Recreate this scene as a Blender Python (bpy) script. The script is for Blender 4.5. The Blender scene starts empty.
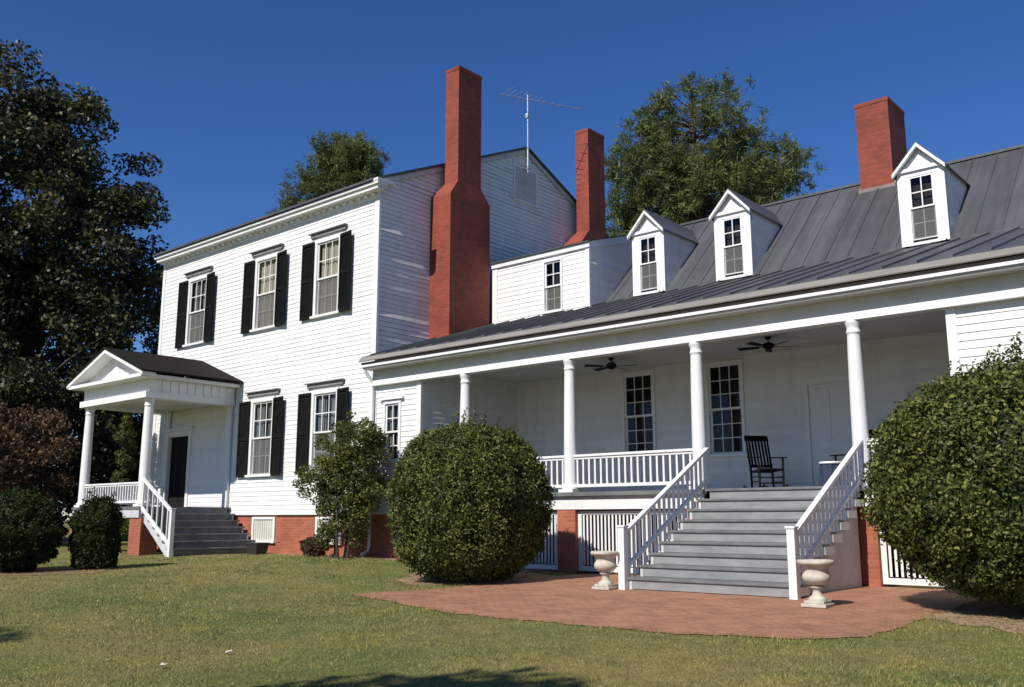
import bpy, bmesh, math, random
import numpy as np
from mathutils import Vector, Matrix

# ------------------------------------------------------------------ scene, camera, light
S = bpy.context.scene
COL = S.collection
R = math.radians
EL, AZ = R(42.0), R(1.8)                       # sun height; azimuth measured from -Y towards +X
cam_d = bpy.data.cameras.new("camera"); cam = bpy.data.objects.new("camera", cam_d); COL.objects.link(cam)
cam_d.sensor_width = 36.0; cam_d.lens = 943.61 / 1024 * 36.0
cam_d.clip_start = 0.05; cam_d.clip_end = 3000
YAW, PIT = 0.7141, 0.1845
cam.location = (18.489, -15.927, 1.026)
cam.rotation_euler = (math.pi / 2 + PIT, 0, YAW)
S.camera = cam

W = bpy.data.worlds.new("World"); S.world = W; W.use_nodes = True
wn = W.node_tree; bg = wn.nodes["Background"]
sky = wn.nodes.new("ShaderNodeTexSky"); sky.sky_type = 'NISHITA'; sky.sun_disc = False
sky.sun_elevation = EL; sky.sun_rotation = math.pi - AZ
sky.altitude = 600; sky.air_density = 1.0; sky.dust_density = 0.0; sky.ozone_density = 6.0
hs = wn.nodes.new('ShaderNodeHueSaturation'); hs.inputs['Saturation'].default_value = 1.19; hs.inputs['Hue'].default_value = 0.512
wn.links.new(sky.outputs[0], hs.inputs['Color']); wn.links.new(hs.outputs[0], bg.inputs[0]); bg.inputs[1].default_value = 0.096

sun_d = bpy.data.lights.new("sun", 'SUN'); sun_d.energy = 5.0; sun_d.angle = R(0.5); sun_d.color = (1.0, 0.95, 0.87)
sun = bpy.data.objects.new("sun", sun_d); COL.objects.link(sun)
to_sun = Vector((math.sin(AZ) * math.cos(EL), -math.cos(AZ) * math.cos(EL), math.sin(EL)))
sun.rotation_euler = to_sun.to_track_quat('Z', 'Y').to_euler(); sun.location = (0, -30, 40)

S.view_settings.view_transform = 'Standard'; S.view_settings.look = 'None'
S.view_settings.exposure = 0.15; S.view_settings.gamma = 1.0; S.view_settings.use_curve_mapping = False
S.render.engine = 'CYCLES'
S.cycles.max_bounces = 6; S.cycles.transparent_max_bounces = 12

# ------------------------------------------------------------------ materials
def newmat(name):
    m = bpy.data.materials.new(name); m.use_nodes = True
    nt = m.node_tree; b = nt.nodes["Principled BSDF"]
    return m, nt, b
def node(nt, t, **kw):
    n = nt.nodes.new(t)
    for k, v in kw.items(): setattr(n, k, v)
    return n
def ramp(nt, fac, cols):
    r = node(nt, "ShaderNodeValToRGB"); e = r.color_ramp.elements
    while len(e) < len(cols): e.new(0.5)
    for i, (p, c) in enumerate(cols): e[i].position = p; e[i].color = (*c, 1)
    nt.links.new(fac, r.inputs[0]); return r.outputs[0]
def coords(nt, scale=(1, 1, 1), rot=(0, 0, 0)):
    g = node(nt, "ShaderNodeNewGeometry"); mp = node(nt, "ShaderNodeMapping")
    mp.inputs["Scale"].default_value = scale; mp.inputs["Rotation"].default_value = rot
    nt.links.new(g.outputs["Position"], mp.inputs[0]); return mp.outputs[0]
def noise(nt, vec, scale, detail=4, rough=0.55):
    n = node(nt, "ShaderNodeTexNoise"); n.inputs["Scale"].default_value = scale
    n.inputs["Detail"].default_value = detail; n.inputs["Roughness"].default_value = rough
    if vec is not None: nt.links.new(vec, n.inputs["Vector"])
    return n.outputs[0]
def mixc(nt, fac, a, b, blend='MIX'):
    m = node(nt, "ShaderNodeMix"); m.data_type = 'RGBA'; m.blend_type = blend
    def put(i, v):
        if isinstance(v, (tuple, list)): m.inputs[i].default_value = (*v, 1)
        else: nt.links.new(v, m.inputs[i])
    if isinstance(fac, (int, float)): m.inputs[0].default_value = fac
    else: nt.links.new(fac, m.inputs[0])
    put(6, a); put(7, b); return m.outputs[2]
def bump(nt, b, h, strength=0.3, dist=0.01):
    n = node(nt, "ShaderNodeBump"); n.inputs["Strength"].default_value = strength; n.inputs["Distance"].default_value = dist
    nt.links.new(h, n.inputs["Height"]); nt.links.new(n.outputs[0], b.inputs["Normal"])

def mottled(name, c1, c2, scale=3.0, rough=0.55, bs=0.15, detail=5, stretch=(1, 1, 1), metal=0.0, fine=40, dist=0.006):
    m, nt, b = newmat(name); v = coords(nt, stretch)
    n = noise(nt, v, scale, detail)
    nt.links.new(ramp(nt, n, [(0.3, c1), (0.7, c2)]), b.inputs["Base Color"])
    b.inputs["Roughness"].default_value = rough; b.inputs["Metallic"].default_value = metal
    if bs: bump(nt, b, noise(nt, v, fine, 3), bs, dist)
    return m

M = {}
def sidingmat():
    m, nt, b = newmat('white_siding'); v = coords(nt); g = node(nt, "ShaderNodeNewGeometry")
    brd = ramp(nt, g.outputs["Random Per Island"], [(0.0, (0.68, 0.68, 0.665)), (1.0, (0.745, 0.745, 0.73))])
    st = ramp(nt, noise(nt, coords(nt, (1.6, 1.6, 0.5)), 1.5, 8, .68), [(0.30, (0.87, 0.865, 0.85)), (0.50, (1, 1, 1))])
    nt.links.new(mixc(nt, 1.0, brd, st, 'MULTIPLY'), b.inputs["Base Color"]); b.inputs["Roughness"].default_value = 0.6
    bump(nt, b, noise(nt, coords(nt, (1, 1, 5)), 30, 3), 0.25, 0.006); return m
M['siding'] = sidingmat()
M['trim'] = mottled('white_trim', (0.69, 0.69, 0.675), (0.75, 0.75, 0.735), 4, 0.45, 0.08)
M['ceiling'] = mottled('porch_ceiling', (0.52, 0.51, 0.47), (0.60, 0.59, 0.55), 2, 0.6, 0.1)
M['floor'] = mottled('grey_deck_paint', (0.11, 0.115, 0.117), (0.185, 0.19, 0.19), 3, 0.45, 0.15, stretch=(1, 1, 1))
M['riser'] = mottled('grey_riser_paint', (0.19, 0.198, 0.197), (0.275, 0.283, 0.282), 2.5, 0.5, 0.15, stretch=(1, 1, 3))
M['oldstep'] = mottled('dark_grey_step_paint', (0.10, 0.105, 0.11), (0.16, 0.165, 0.17), 4, 0.55, 0.15)
M['black'] = mottled('black_paint', (0.006, 0.006, 0.006), (0.012, 0.012, 0.011), 6, 0.6, 0.1)
M['black'].node_tree.nodes['Principled BSDF'].inputs['Specular IOR Level'].default_value = 0.25
M['dark'] = mottled('dark_void', (0.012, 0.011, 0.010), (0.02, 0.018, 0.016), 3, 0.8, 0)
M['shingle'] = mottled('dark_shingles', (0.009, 0.007, 0.006), (0.021, 0.017, 0.014), 14, 0.85, 0.6, fine=25, dist=0.02)
M['stone'] = mottled('cast_stone', (0.36, 0.32, 0.25), (0.56, 0.52, 0.44), 9, 0.85, 0.5, fine=60)
M['bark'] = mottled('bark', (0.025, 0.02, 0.016), (0.065, 0.052, 0.042), 5, 0.9, 0.8, stretch=(3, 3, 0.6), fine=12, dist=0.03)
M['pinebark'] = mottled('pine_bark', (0.10, 0.06, 0.04), (0.20, 0.13, 0.09), 5, 0.9, 0.8, stretch=(3, 3, 0.6), fine=12, dist=0.03)
M['alu'] = mottled('weathered_aluminium', (0.45, 0.46, 0.47), (0.6, 0.61, 0.62), 6, 0.4, 0, metal=0.7)
M['blind'] = mottled('cream_blind', (0.46, 0.39, 0.29), (0.58, 0.50, 0.38), 2.2, 0.8, 0)
M['curtain'] = mottled('dim_curtain', (0.10, 0.10, 0.095), (0.30, 0.29, 0.27), 3.0, 0.8, 0, stretch=(9, 9, 0.3))
M['insect_screen'] = mottled('grey_screen', (0.20, 0.19, 0.165), (0.27, 0.255, 0.225), 1.7, 0.7, 0)
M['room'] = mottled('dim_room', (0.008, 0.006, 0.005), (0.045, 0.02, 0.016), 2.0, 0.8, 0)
M['blue_cloth'] = mottled('blue_cloth', (0.012, 0.02, 0.045), (0.03, 0.045, 0.09), 8, 0.8, 0.2)
M['apron'] = mottled('tan_grey_metal', (0.19, 0.175, 0.15), (0.25, 0.235, 0.21), 1.4, 0.5, 0.05, stretch=(1, 4, 4))
M['gutterdark'] = mottled('brown_metal_and_shade', (0.16, 0.12, 0.095), (0.22, 0.18, 0.15), 3, 0.6, 0.05)  # chimney flashing metal; also the painted shadow line at the eave
M['cap'] = mottled('cap_grey', (0.20, 0.20, 0.19), (0.28, 0.28, 0.27), 5, 0.6, 0.05)  # window drip caps, one even grey darker than the trim
M['vent_grey'] = mottled('grey_louver', (0.45, 0.46, 0.47), (0.55, 0.56, 0.57), 5, 0.6, 0.05)
M['brown_leaf'] = mottled('dry_leaf', (0.6, 0.57, 0.48), (0.75, 0.72, 0.65), 9, 0.8, 0)
M['rubber'] = mottled('dark_plastic', (0.015, 0.015, 0.016), (0.03, 0.03, 0.03), 5, 0.6, 0.1)
M['mulch'] = mottled('pine_straw', (0.22, 0.14, 0.075), (0.46, 0.33, 0.20), 7, 0.95, 0.9, detail=8, fine=50, dist=0.03)

for k_, v_ in (('black', .1), ('dark', .1), ('shingle', .12), ('oldstep', .2)): M[k_].node_tree.nodes['Principled BSDF'].inputs['Specular IOR Level'].default_value = v_

def brickmat(name, c1, c2, mortar, bw, rh, plane, rough=0.8, ms=0.008, bs=0.5, stain=0.45, nscale=1.3):
    m, nt, b = newmat(name)
    g = node(nt, "ShaderNodeNewGeometry"); sep = node(nt, "ShaderNodeSeparateXYZ"); nt.links.new(g.outputs["Position"], sep.inputs[0])
    cb = node(nt, "ShaderNodeCombineXYZ")
    if plane == 'vertical':
        add = node(nt, "ShaderNodeMath", operation='ADD'); nt.links.new(sep.outputs[0], add.inputs[0]); nt.links.new(sep.outputs[1], add.inputs[1])
        nt.links.new(add.outputs[0], cb.inputs[0]); nt.links.new(sep.outputs[2], cb.inputs[1])
    else:
        nt.links.new(sep.outputs[0], cb.inputs[0]); nt.links.new(sep.outputs[1], cb.inputs[1])
    br = node(nt, "ShaderNodeTexBrick"); br.inputs["Scale"].default_value = 1.0
    br.inputs["Color1"].default_value = (*c1, 1); br.inputs["Color2"].default_value = (*c2, 1); br.inputs["Mortar"].default_value = (*mortar, 1)
    br.inputs["Mortar Size"].default_value = ms; br.inputs["Brick Width"].default_value = bw; br.inputs["Row Height"].default_value = rh
    br.inputs["Bias"].default_value = -0.1
    nt.links.new(cb.outputs[0], br.inputs["Vector"])
    n = noise(nt, g.outputs["Position"], nscale, 8, 0.65)
    st = ramp(nt, n, [(0.32, tuple(1 - stain for _ in range(3))), (0.68, (1, 1, 1))])
    nt.links.new(mixc(nt, 1.0, br.outputs[0], st, 'MULTIPLY'), b.inputs["Base Color"])
    b.inputs["Roughness"].default_value = rough
    inv = node(nt, "ShaderNodeMath", operation='SUBTRACT'); inv.inputs[0].default_value = 1.0; nt.links.new(br.outputs[1], inv.inputs[1])
    bump(nt, b, inv.outputs[0], bs, 0.008)
    return m
M['chimney'] = brickmat('red_chimney_brick', (0.33, 0.060, 0.031), (0.225, 0.040, 0.022), (0.24, 0.058, 0.036), 0.22, 0.078, 'vertical', stain=0.38, nscale=.9, ms=.011)
M['brick'] = brickmat('foundation_brick', (0.42, 0.125, 0.066), (0.33, 0.085, 0.045), (0.38, 0.16, 0.10), 0.22, 0.075, 'vertical', stain=0.3)
M['paver'] = brickmat('brick_pavers', (0.43, 0.185, 0.098), (0.31, 0.125, 0.068), (0.38, 0.23, 0.14), 0.21, 0.105, 'flat', stain=0.36, ms=0.013, nscale=2.2)

def metalroof():
    m, nt, b = newmat('grey_standing_seam_metal')
    v = coords(nt, (5, 0.35, 0.35)); v2 = coords(nt, (1, 1, 1)); v3 = coords(nt, (1.887, 0.02, 0.02))
    n = noise(nt, v, 1.6, 6, 0.65); n2 = noise(nt, v2, 0.8, 5, .6); n3 = noise(nt, v3, 1.0, 1)
    c = mixc(nt, 0.45, ramp(nt, n, [(0.28, (0.040, 0.041, 0.045)), (0.72, (0.102, 0.104, 0.112))]), ramp(nt, n2, [(0.33, (0.048, 0.049, 0.054)), (0.70, (0.102, 0.103, 0.109))]))
    c = mixc(nt, 1.0, c, ramp(nt, n3, [(0.35, (0.82, 0.82, 0.83)), (0.65, (1.1, 1.1, 1.1))]), 'MULTIPLY')
    nt.links.new(c, b.inputs["Base Color"]); b.inputs["Roughness"].default_value = 0.55; b.inputs["Metallic"].default_value = 0.0
    bump(nt, b, noise(nt, v2, 3.0, 2), 0.2, 0.02)
    return m
M['metal'] = metalroof()

def glassmat():
    m = bpy.data.materials.new('window_glass'); m.use_nodes = True; nt = m.node_tree; nt.nodes.clear()
    o = node(nt, "ShaderNodeOutputMaterial"); mx = node(nt, "ShaderNodeMixShader"); t = node(nt, "ShaderNodeBsdfTransparent"); g = node(nt, "ShaderNodeBsdfGlossy")
    g.inputs["Roughness"].default_value = 0.04; t.inputs[0].default_value = (0.86, 0.88, 0.88, 1)
    f0 = node(nt, "ShaderNodeLayerWeight"); f0.inputs[0].default_value = 0.5; f1 = node(nt, "ShaderNodeMath", operation='POWER'); f1.inputs[1].default_value = 4.0; nt.links.new(f0.outputs['Facing'], f1.inputs[0]); f = node(nt, "ShaderNodeMath", operation='MULTIPLY_ADD'); f.inputs[1].default_value = 0.9; f.inputs[2].default_value = 0.014; nt.links.new(f1.outputs[0], f.inputs[0])
    n = node(nt, "ShaderNodeBump"); n.inputs["Strength"].default_value = 0.25; n.inputs["Distance"].default_value = 0.01
    nt.links.new(noise(nt, coords(nt), 2.5, 1), n.inputs["Height"]); nt.links.new(n.outputs[0], g.inputs["Normal"])
    nt.links.new(f.outputs[0], mx.inputs[0]); nt.links.new(t.outputs[0], mx.inputs[1]); nt.links.new(g.outputs[0], mx.inputs[2]); nt.links.new(mx.outputs[0], o.inputs[0])
    return m
M['glass'] = glassmat()

def screenmat():
    m, nt, b = newmat('insect_screen_mesh'); b.inputs['Base Color'].default_value = (0.17, 0.165, 0.15, 1); b.inputs['Roughness'].default_value = 0.8
    t = node(nt, 'ShaderNodeBsdfTransparent'); mx = node(nt, 'ShaderNodeMixShader'); mx.inputs[0].default_value = 0.36
    nt.links.new(t.outputs[0], mx.inputs[1]); nt.links.new(b.outputs[0], mx.inputs[2]); nt.links.new(mx.outputs[0], nt.nodes['Material Output'].inputs[0]); return m
M['insect_screen'] = screenmat()
def leafmat(name, cols, trans=0.25, rough=0.5, spec=0.4, patch=1.6):
    m, nt, b = newmat(name); g = node(nt, "ShaderNodeNewGeometry")
    n = len(cols)
    c = ramp(nt, g.outputs["Random Per Island"], [((i + 0.5) / n, cols[i]) for i in range(n)])
    pt = ramp(nt, noise(nt, g.outputs['Position'], patch, 4, 0.6), [(0.30, (0.66, 0.68, 0.72)), (0.50, (1.0, 1.0, 1.0)), (0.70, (1.42, 1.30, 0.98))])
    c = mixc(nt, 1.0, c, pt, 'MULTIPLY')
    nt.links.new(c, b.inputs["Base Color"]); b.inputs["Roughness"].default_value = rough
    b.inputs["Specular IOR Level"].default_value = spec
    tr = node(nt, "ShaderNodeBsdfTranslucent"); mx = node(nt, "ShaderNodeMixShader"); mx.inputs[0].default_value = trans
    out = nt.nodes["Material Output"]
    nt.links.new(c, tr.inputs[0]); nt.links.new(b.outputs[0], mx.inputs[1]); nt.links.new(tr.outputs[0], mx.inputs[2]); nt.links.new(mx.outputs[0], out.inputs[0])
    return m
M['boxwood'] = leafmat('shrub_leaves', [(0.032, 0.046, 0.011), (0.068, 0.090, 0.021), (0.115, 0.138, 0.033), (0.17, 0.18, 0.05)], 0.22, 0.55, 0.25)
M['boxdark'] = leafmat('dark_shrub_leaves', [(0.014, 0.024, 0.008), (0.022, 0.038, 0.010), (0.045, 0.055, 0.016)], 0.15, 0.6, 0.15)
M['oakleaf'] = leafmat('dark_tree_leaves', [(0.014, 0.019, 0.008), (0.027, 0.034, 0.013), (0.050, 0.056, 0.022), (0.110, 0.105, 0.050)], 0.22, 0.5, 0.3, 0.5)
M['pine'] = leafmat('pine_needles', [(0.050, 0.074, 0.028), (0.085, 0.118, 0.042), (0.135, 0.165, 0.056), (0.20, 0.21, 0.08)], 0.35, 0.6, 0.2)
M['smalltree'] = leafmat('small_tree_leaves', [(0.050, 0.062, 0.015), (0.090, 0.105, 0.026), (0.15, 0.16, 0.045)], 0.25, 0.55, 0.2)
M['redleaf'] = leafmat('rust_leaves', [(0.045, 0.026, 0.014), (0.090, 0.048, 0.024), (0.13, 0.075, 0.038)], 0.2, 0.6)
M['strawneedle'] = leafmat('straw_needles', [(0.16, 0.09, 0.045), (0.30, 0.19, 0.10), (0.46, 0.33, 0.20)], 0.1, 0.8, 0.1)
M['brightleaf'] = leafmat('bright_leaves', [(0.06, 0.10, 0.02), (0.10, 0.15, 0.03)], 0.3, 0.5)
M['blade'] = leafmat('grass_blades', [(0.14, 0.16, 0.042), (0.21, 0.21, 0.066), (0.28, 0.255, 0.10), (0.36, 0.31, 0.14)], 0.2, 0.6, 0.2)

def lawnmat():
    m, nt, b = newmat('lawn'); v = coords(nt)
    a = ramp(nt, noise(nt, v, 0.30, 6, 0.62), [(0.36, (0, 0, 0)), (0.62, (1, 1, 1))]); d = noise(nt, v, 3.0, 6, 0.7); f = noise(nt, v, 28, 4, 0.7)
    c = mixc(nt, a, (0.28, 0.24, 0.098), (0.125, 0.162, 0.044))
    c1 = ramp(nt, d, [(0.30, (0.72, 0.70, 0.66)), (0.72, (1.18, 1.14, 1.1))])
    c2 = ramp(nt, f, [(0.25, (0.62, 0.62, 0.6)), (0.8, (1.22, 1.2, 1.15))])
    c = mixc(nt, 1.0, c, c1, 'MULTIPLY'); c = mixc(nt, 1.0, c, c2, 'MULTIPLY')
    nt.links.new(c, b.inputs["Base Color"]); b.inputs["Roughness"].default_value = 0.9; b.inputs["Specular IOR Level"].default_value = 0.15
    bump(nt, b, f, 0.9, 0.03)
    return m
M['lawn'] = lawnmat()

# ------------------------------------------------------------------ mesh helpers
class MB:
    def __init__(s): s.v = []; s.f = []; s.mi = []; s.sm = []
    def add(s, vs, fs, mi=0, smooth=False):
        o = len(s.v); s.v += [tuple(p) for p in vs]
        for f in fs: s.f.append([o + i for i in f]); s.mi.append(mi); s.sm.append(smooth)
    def hexa(s, p, mi=0):      # p: 4 bottom points, 4 top points
        s.add(p, [(3, 2, 1, 0), (4, 5, 6, 7), (0, 1, 5, 4), (1, 2, 6, 5), (2, 3, 7, 6), (3, 0, 4, 7)], mi)
    def box(s, x0, x1, y0, y1, z0, z1, mi=0):
        s.hexa([(x0, y0, z0), (x1, y0, z0), (x1, y1, z0), (x0, y1, z0), (x0, y0, z1), (x1, y0, z1), (x1, y1, z1), (x0, y1, z1)], mi)
    def bar(s, a, b, w, h, up=(0, 0, 1), mi=0):   # rectangular bar from a to b
        a = Vector(a); b = Vector(b); d = (b - a).normalized(); up = Vector(up)
        r = d.cross(up); r = r.normalized() if r.length > 1e-5 else Vector((1, 0, 0)); u = r.cross(d)
        q = lambda c: [c - r * w / 2 - u * h / 2, c + r * w / 2 - u * h / 2, c + r * w / 2 + u * h / 2, c - r * w / 2 + u * h / 2]
        s.hexa(q(a) + q(b), mi)
    def tube(s, pts, rad, n=8, mi=0, cap=True):
        pts = [Vector(p) for p in pts]; rings = []
        for i, p in enumerate(pts):
            d = (pts[min(i + 1, len(pts) - 1)] - pts[max(i - 1, 0)]).normalized()
            x = d.cross(Vector((0.13, 0.07, 1)) if abs(d.z) < 0.95 else Vector((1, 0, 0))).normalized(); y = d.cross(x)
            rr = rad[i] if hasattr(rad, '__len__') else rad
            rings.append([p + x * rr * math.cos(2 * math.pi * k / n) + y * rr * math.sin(2 * math.pi * k / n) for k in range(n)])
        vs = [q for r in rings for q in r]
        fs = [(i * n + k, i * n + (k + 1) % n, (i + 1) * n + (k + 1) % n, (i + 1) * n + k) for i in range(len(pts) - 1) for k in range(n)]
        s.add(vs, fs, mi, True)
        if cap:
            s.add(rings[0], [tuple(range(n - 1, -1, -1))], mi); s.add(rings[-1], [tuple(range(n))], mi)
    def lathe(s, prof, c=(0, 0, 0), n=24, mi=0, smooth=True):
        vs = [(c[0] + r * math.cos(2 * math.pi * k / n), c[1] + r * math.sin(2 * math.pi * k / n), c[2] + z) for r, z in prof for k in range(n)]
        fs = [(i * n + k, i * n + (k + 1) % n, (i + 1) * n + (k + 1) % n, (i + 1) * n + k) for i in range(len(prof) - 1) for k in range(n)]
        s.add(vs, fs, mi, smooth)
        s.add(vs[:n], [tuple(range(n - 1, -1, -1))], mi); s.add(vs[-n:], [tuple(range(n))], mi)
    def prism(s, poly, ext, mi=0):   # poly of 3D points extruded by vector
        n = len(poly); e = Vector(ext); top = [tuple(Vector(p) + e) for p in poly]
        s.add(list(poly) + top, [tuple(range(n - 1, -1, -1)), tuple(range(n, 2 * n))] + [(i, (i + 1) % n, n + (i + 1) % n, n + i) for i in range(n)], mi)
    def build(s, name, mats, parent=None, fix=True, bevel=0):
        me = bpy.data.meshes.new(name); me.from_pydata(s.v, [], s.f)
        if not isinstance(mats, (list, tuple)): mats = [mats]
        for m in mats: me.materials.append(m)
        me.polygons.foreach_set('material_index', s.mi); me.polygons.foreach_set('use_smooth', s.sm)
        if fix:
            bm = bmesh.new(); bm.from_mesh(me); bmesh.ops.recalc_face_normals(bm, faces=bm.faces); bm.to_mesh(me); bm.free()
        me.update()
        o = bpy.data.objects.new(name, me); COL.objects.link(o)
        if bevel:
            bv = o.modifiers.new('bevel', 'BEVEL'); bv.width = bevel; bv.segments = 2; bv.limit_method = 'ANGLE'
        if parent: o.parent = parent
        return o
def tag(o, label=None, cat=None, group=None, kind=None):
    if label: o['label'] = label
    if cat: o['category'] = cat
    if group: o['group'] = group
    if kind: o['kind'] = kind
    return o
def thing(name, label, cat, loc=(0, 0, 0), rz=0, group=None):
    o = bpy.data.objects.new(name, None); COL.objects.link(o); o.location = loc; o.rotation_euler = (0, 0, rz)
    o.empty_display_size = 0.3
    return tag(o, label, cat, group)
def copy_tree(o, parent=None):
    c = o.copy(); COL.objects.link(c); c.parent = parent
    for ch in list(o.children): copy_tree(ch, c)
    return c

class Fr:      # local frame of a wall: u along it, z up, n outwards
    def __init__(s, O, U, N): s.O = Vector(O); s.U = Vector(U); s.N = Vector(N)
    def p(s, u, z, n=0): q = s.O + s.U * u + s.N * n; return (q.x, q.y, q.z + z)
    def box(s, mb, u0, u1, z0, z1, n0, n1, mi=0):
        mb.hexa([s.p(u0, z0, n0), s.p(u1, z0, n0), s.p(u1, z0, n1), s.p(u0, z0, n1), s.p(u0, z1, n0), s.p(u1, z1, n0), s.p(u1, z1, n1), s.p(u0, z1, n1)], mi)

def siding(mb, F, u0, u1, z0, z1, holes=(), clip=None, exp=0.13, off=0.016, jit=0.003, seg=0.7, seed=0, mi=0, warp=0.0, base=0.0, topo=0.002, gap=-0.004):
    rnd = random.Random(seed); nrow = max(1, round((z1 - z0) / exp)); e = (z1 - z0) / nrow
    ph = [rnd.uniform(0, 6.28) for _ in range(6)]
    for k in range(nrow):
        za, zb = z0 + k * e, z0 + (k + 1) * e; zm = (za + zb) / 2
        a, b = (u0, u1) if clip is None else clip(zm)
        if b - a < 0.05: continue
        spans = [(a, b)]
        for (ha, hb, hz0, hz1) in holes:
            if zm > hz0 and zm < hz1:
                ns = []
                for (p, q) in spans:
                    if hb <= p or ha >= q: ns.append((p, q)); continue
                    if ha > p: ns.append((p, ha))
                    if hb < q: ns.append((hb, q))
                spans = ns
        for (p, q) in spans:
            x = p
            while x < q - 1e-4:
                L = rnd.uniform(2.6, 4.6); xe = min(q, x + L)
                if q - xe < 0.5: xe = q
                rk = rnd.gauss(0, 1); o1 = off + rnd.uniform(-jit, jit); o2 = off + rnd.uniform(-jit, jit)
                n = max(1, int((xe - x) / seg)); vs = []
                for i in range(n + 1):
                    t = i / n; u = x + (xe - x) * t
                    o = o1 + (o2 - o1) * t
                    if warp: o += warp * (rk * 0.62 + math.sin(u * 0.9 + k * 0.42 + ph[0]) * 0.55 + math.sin(u * 2.3 + rk * 3 + ph[2]) * 0.28)
                    o = max(0.0012, o)
                    vs += [F.p(u, za + gap, base), F.p(u, za + gap, base + o), F.p(u, zb, base + topo)]
                fs = []
                for i in range(n):
                    j = 3 * i; fs += [(j, j + 3, j + 4, j + 1), (j + 1, j + 4, j + 5, j + 2)]
                mb.add(vs, fs, mi); x = xe

def louvres(mb, F, u0, u1, z0, z1, n0, step=0.055, d=0.03, mi=0):
    z = z0
    while z + step <= z1 + 1e-6:
        mb.add([F.p(u0, z, n0 + d), F.p(u1, z, n0 + d), F.p(u1, z + step * 0.95, n0), F.p(u0, z + step * 0.95, n0), F.p(u0, z - 0.008, n0 + d), F.p(u1, z - 0.008, n0 + d), F.p(u1, z + step * 0.95 - 0.008, n0), F.p(u0, z + step * 0.95 - 0.008, n0)],
               [(0, 1, 2, 3), (7, 6, 5, 4), (0, 4, 5, 1), (3, 2, 6, 7), (0, 3, 7, 4), (1, 5, 6, 2)], mi); z += step

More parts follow.
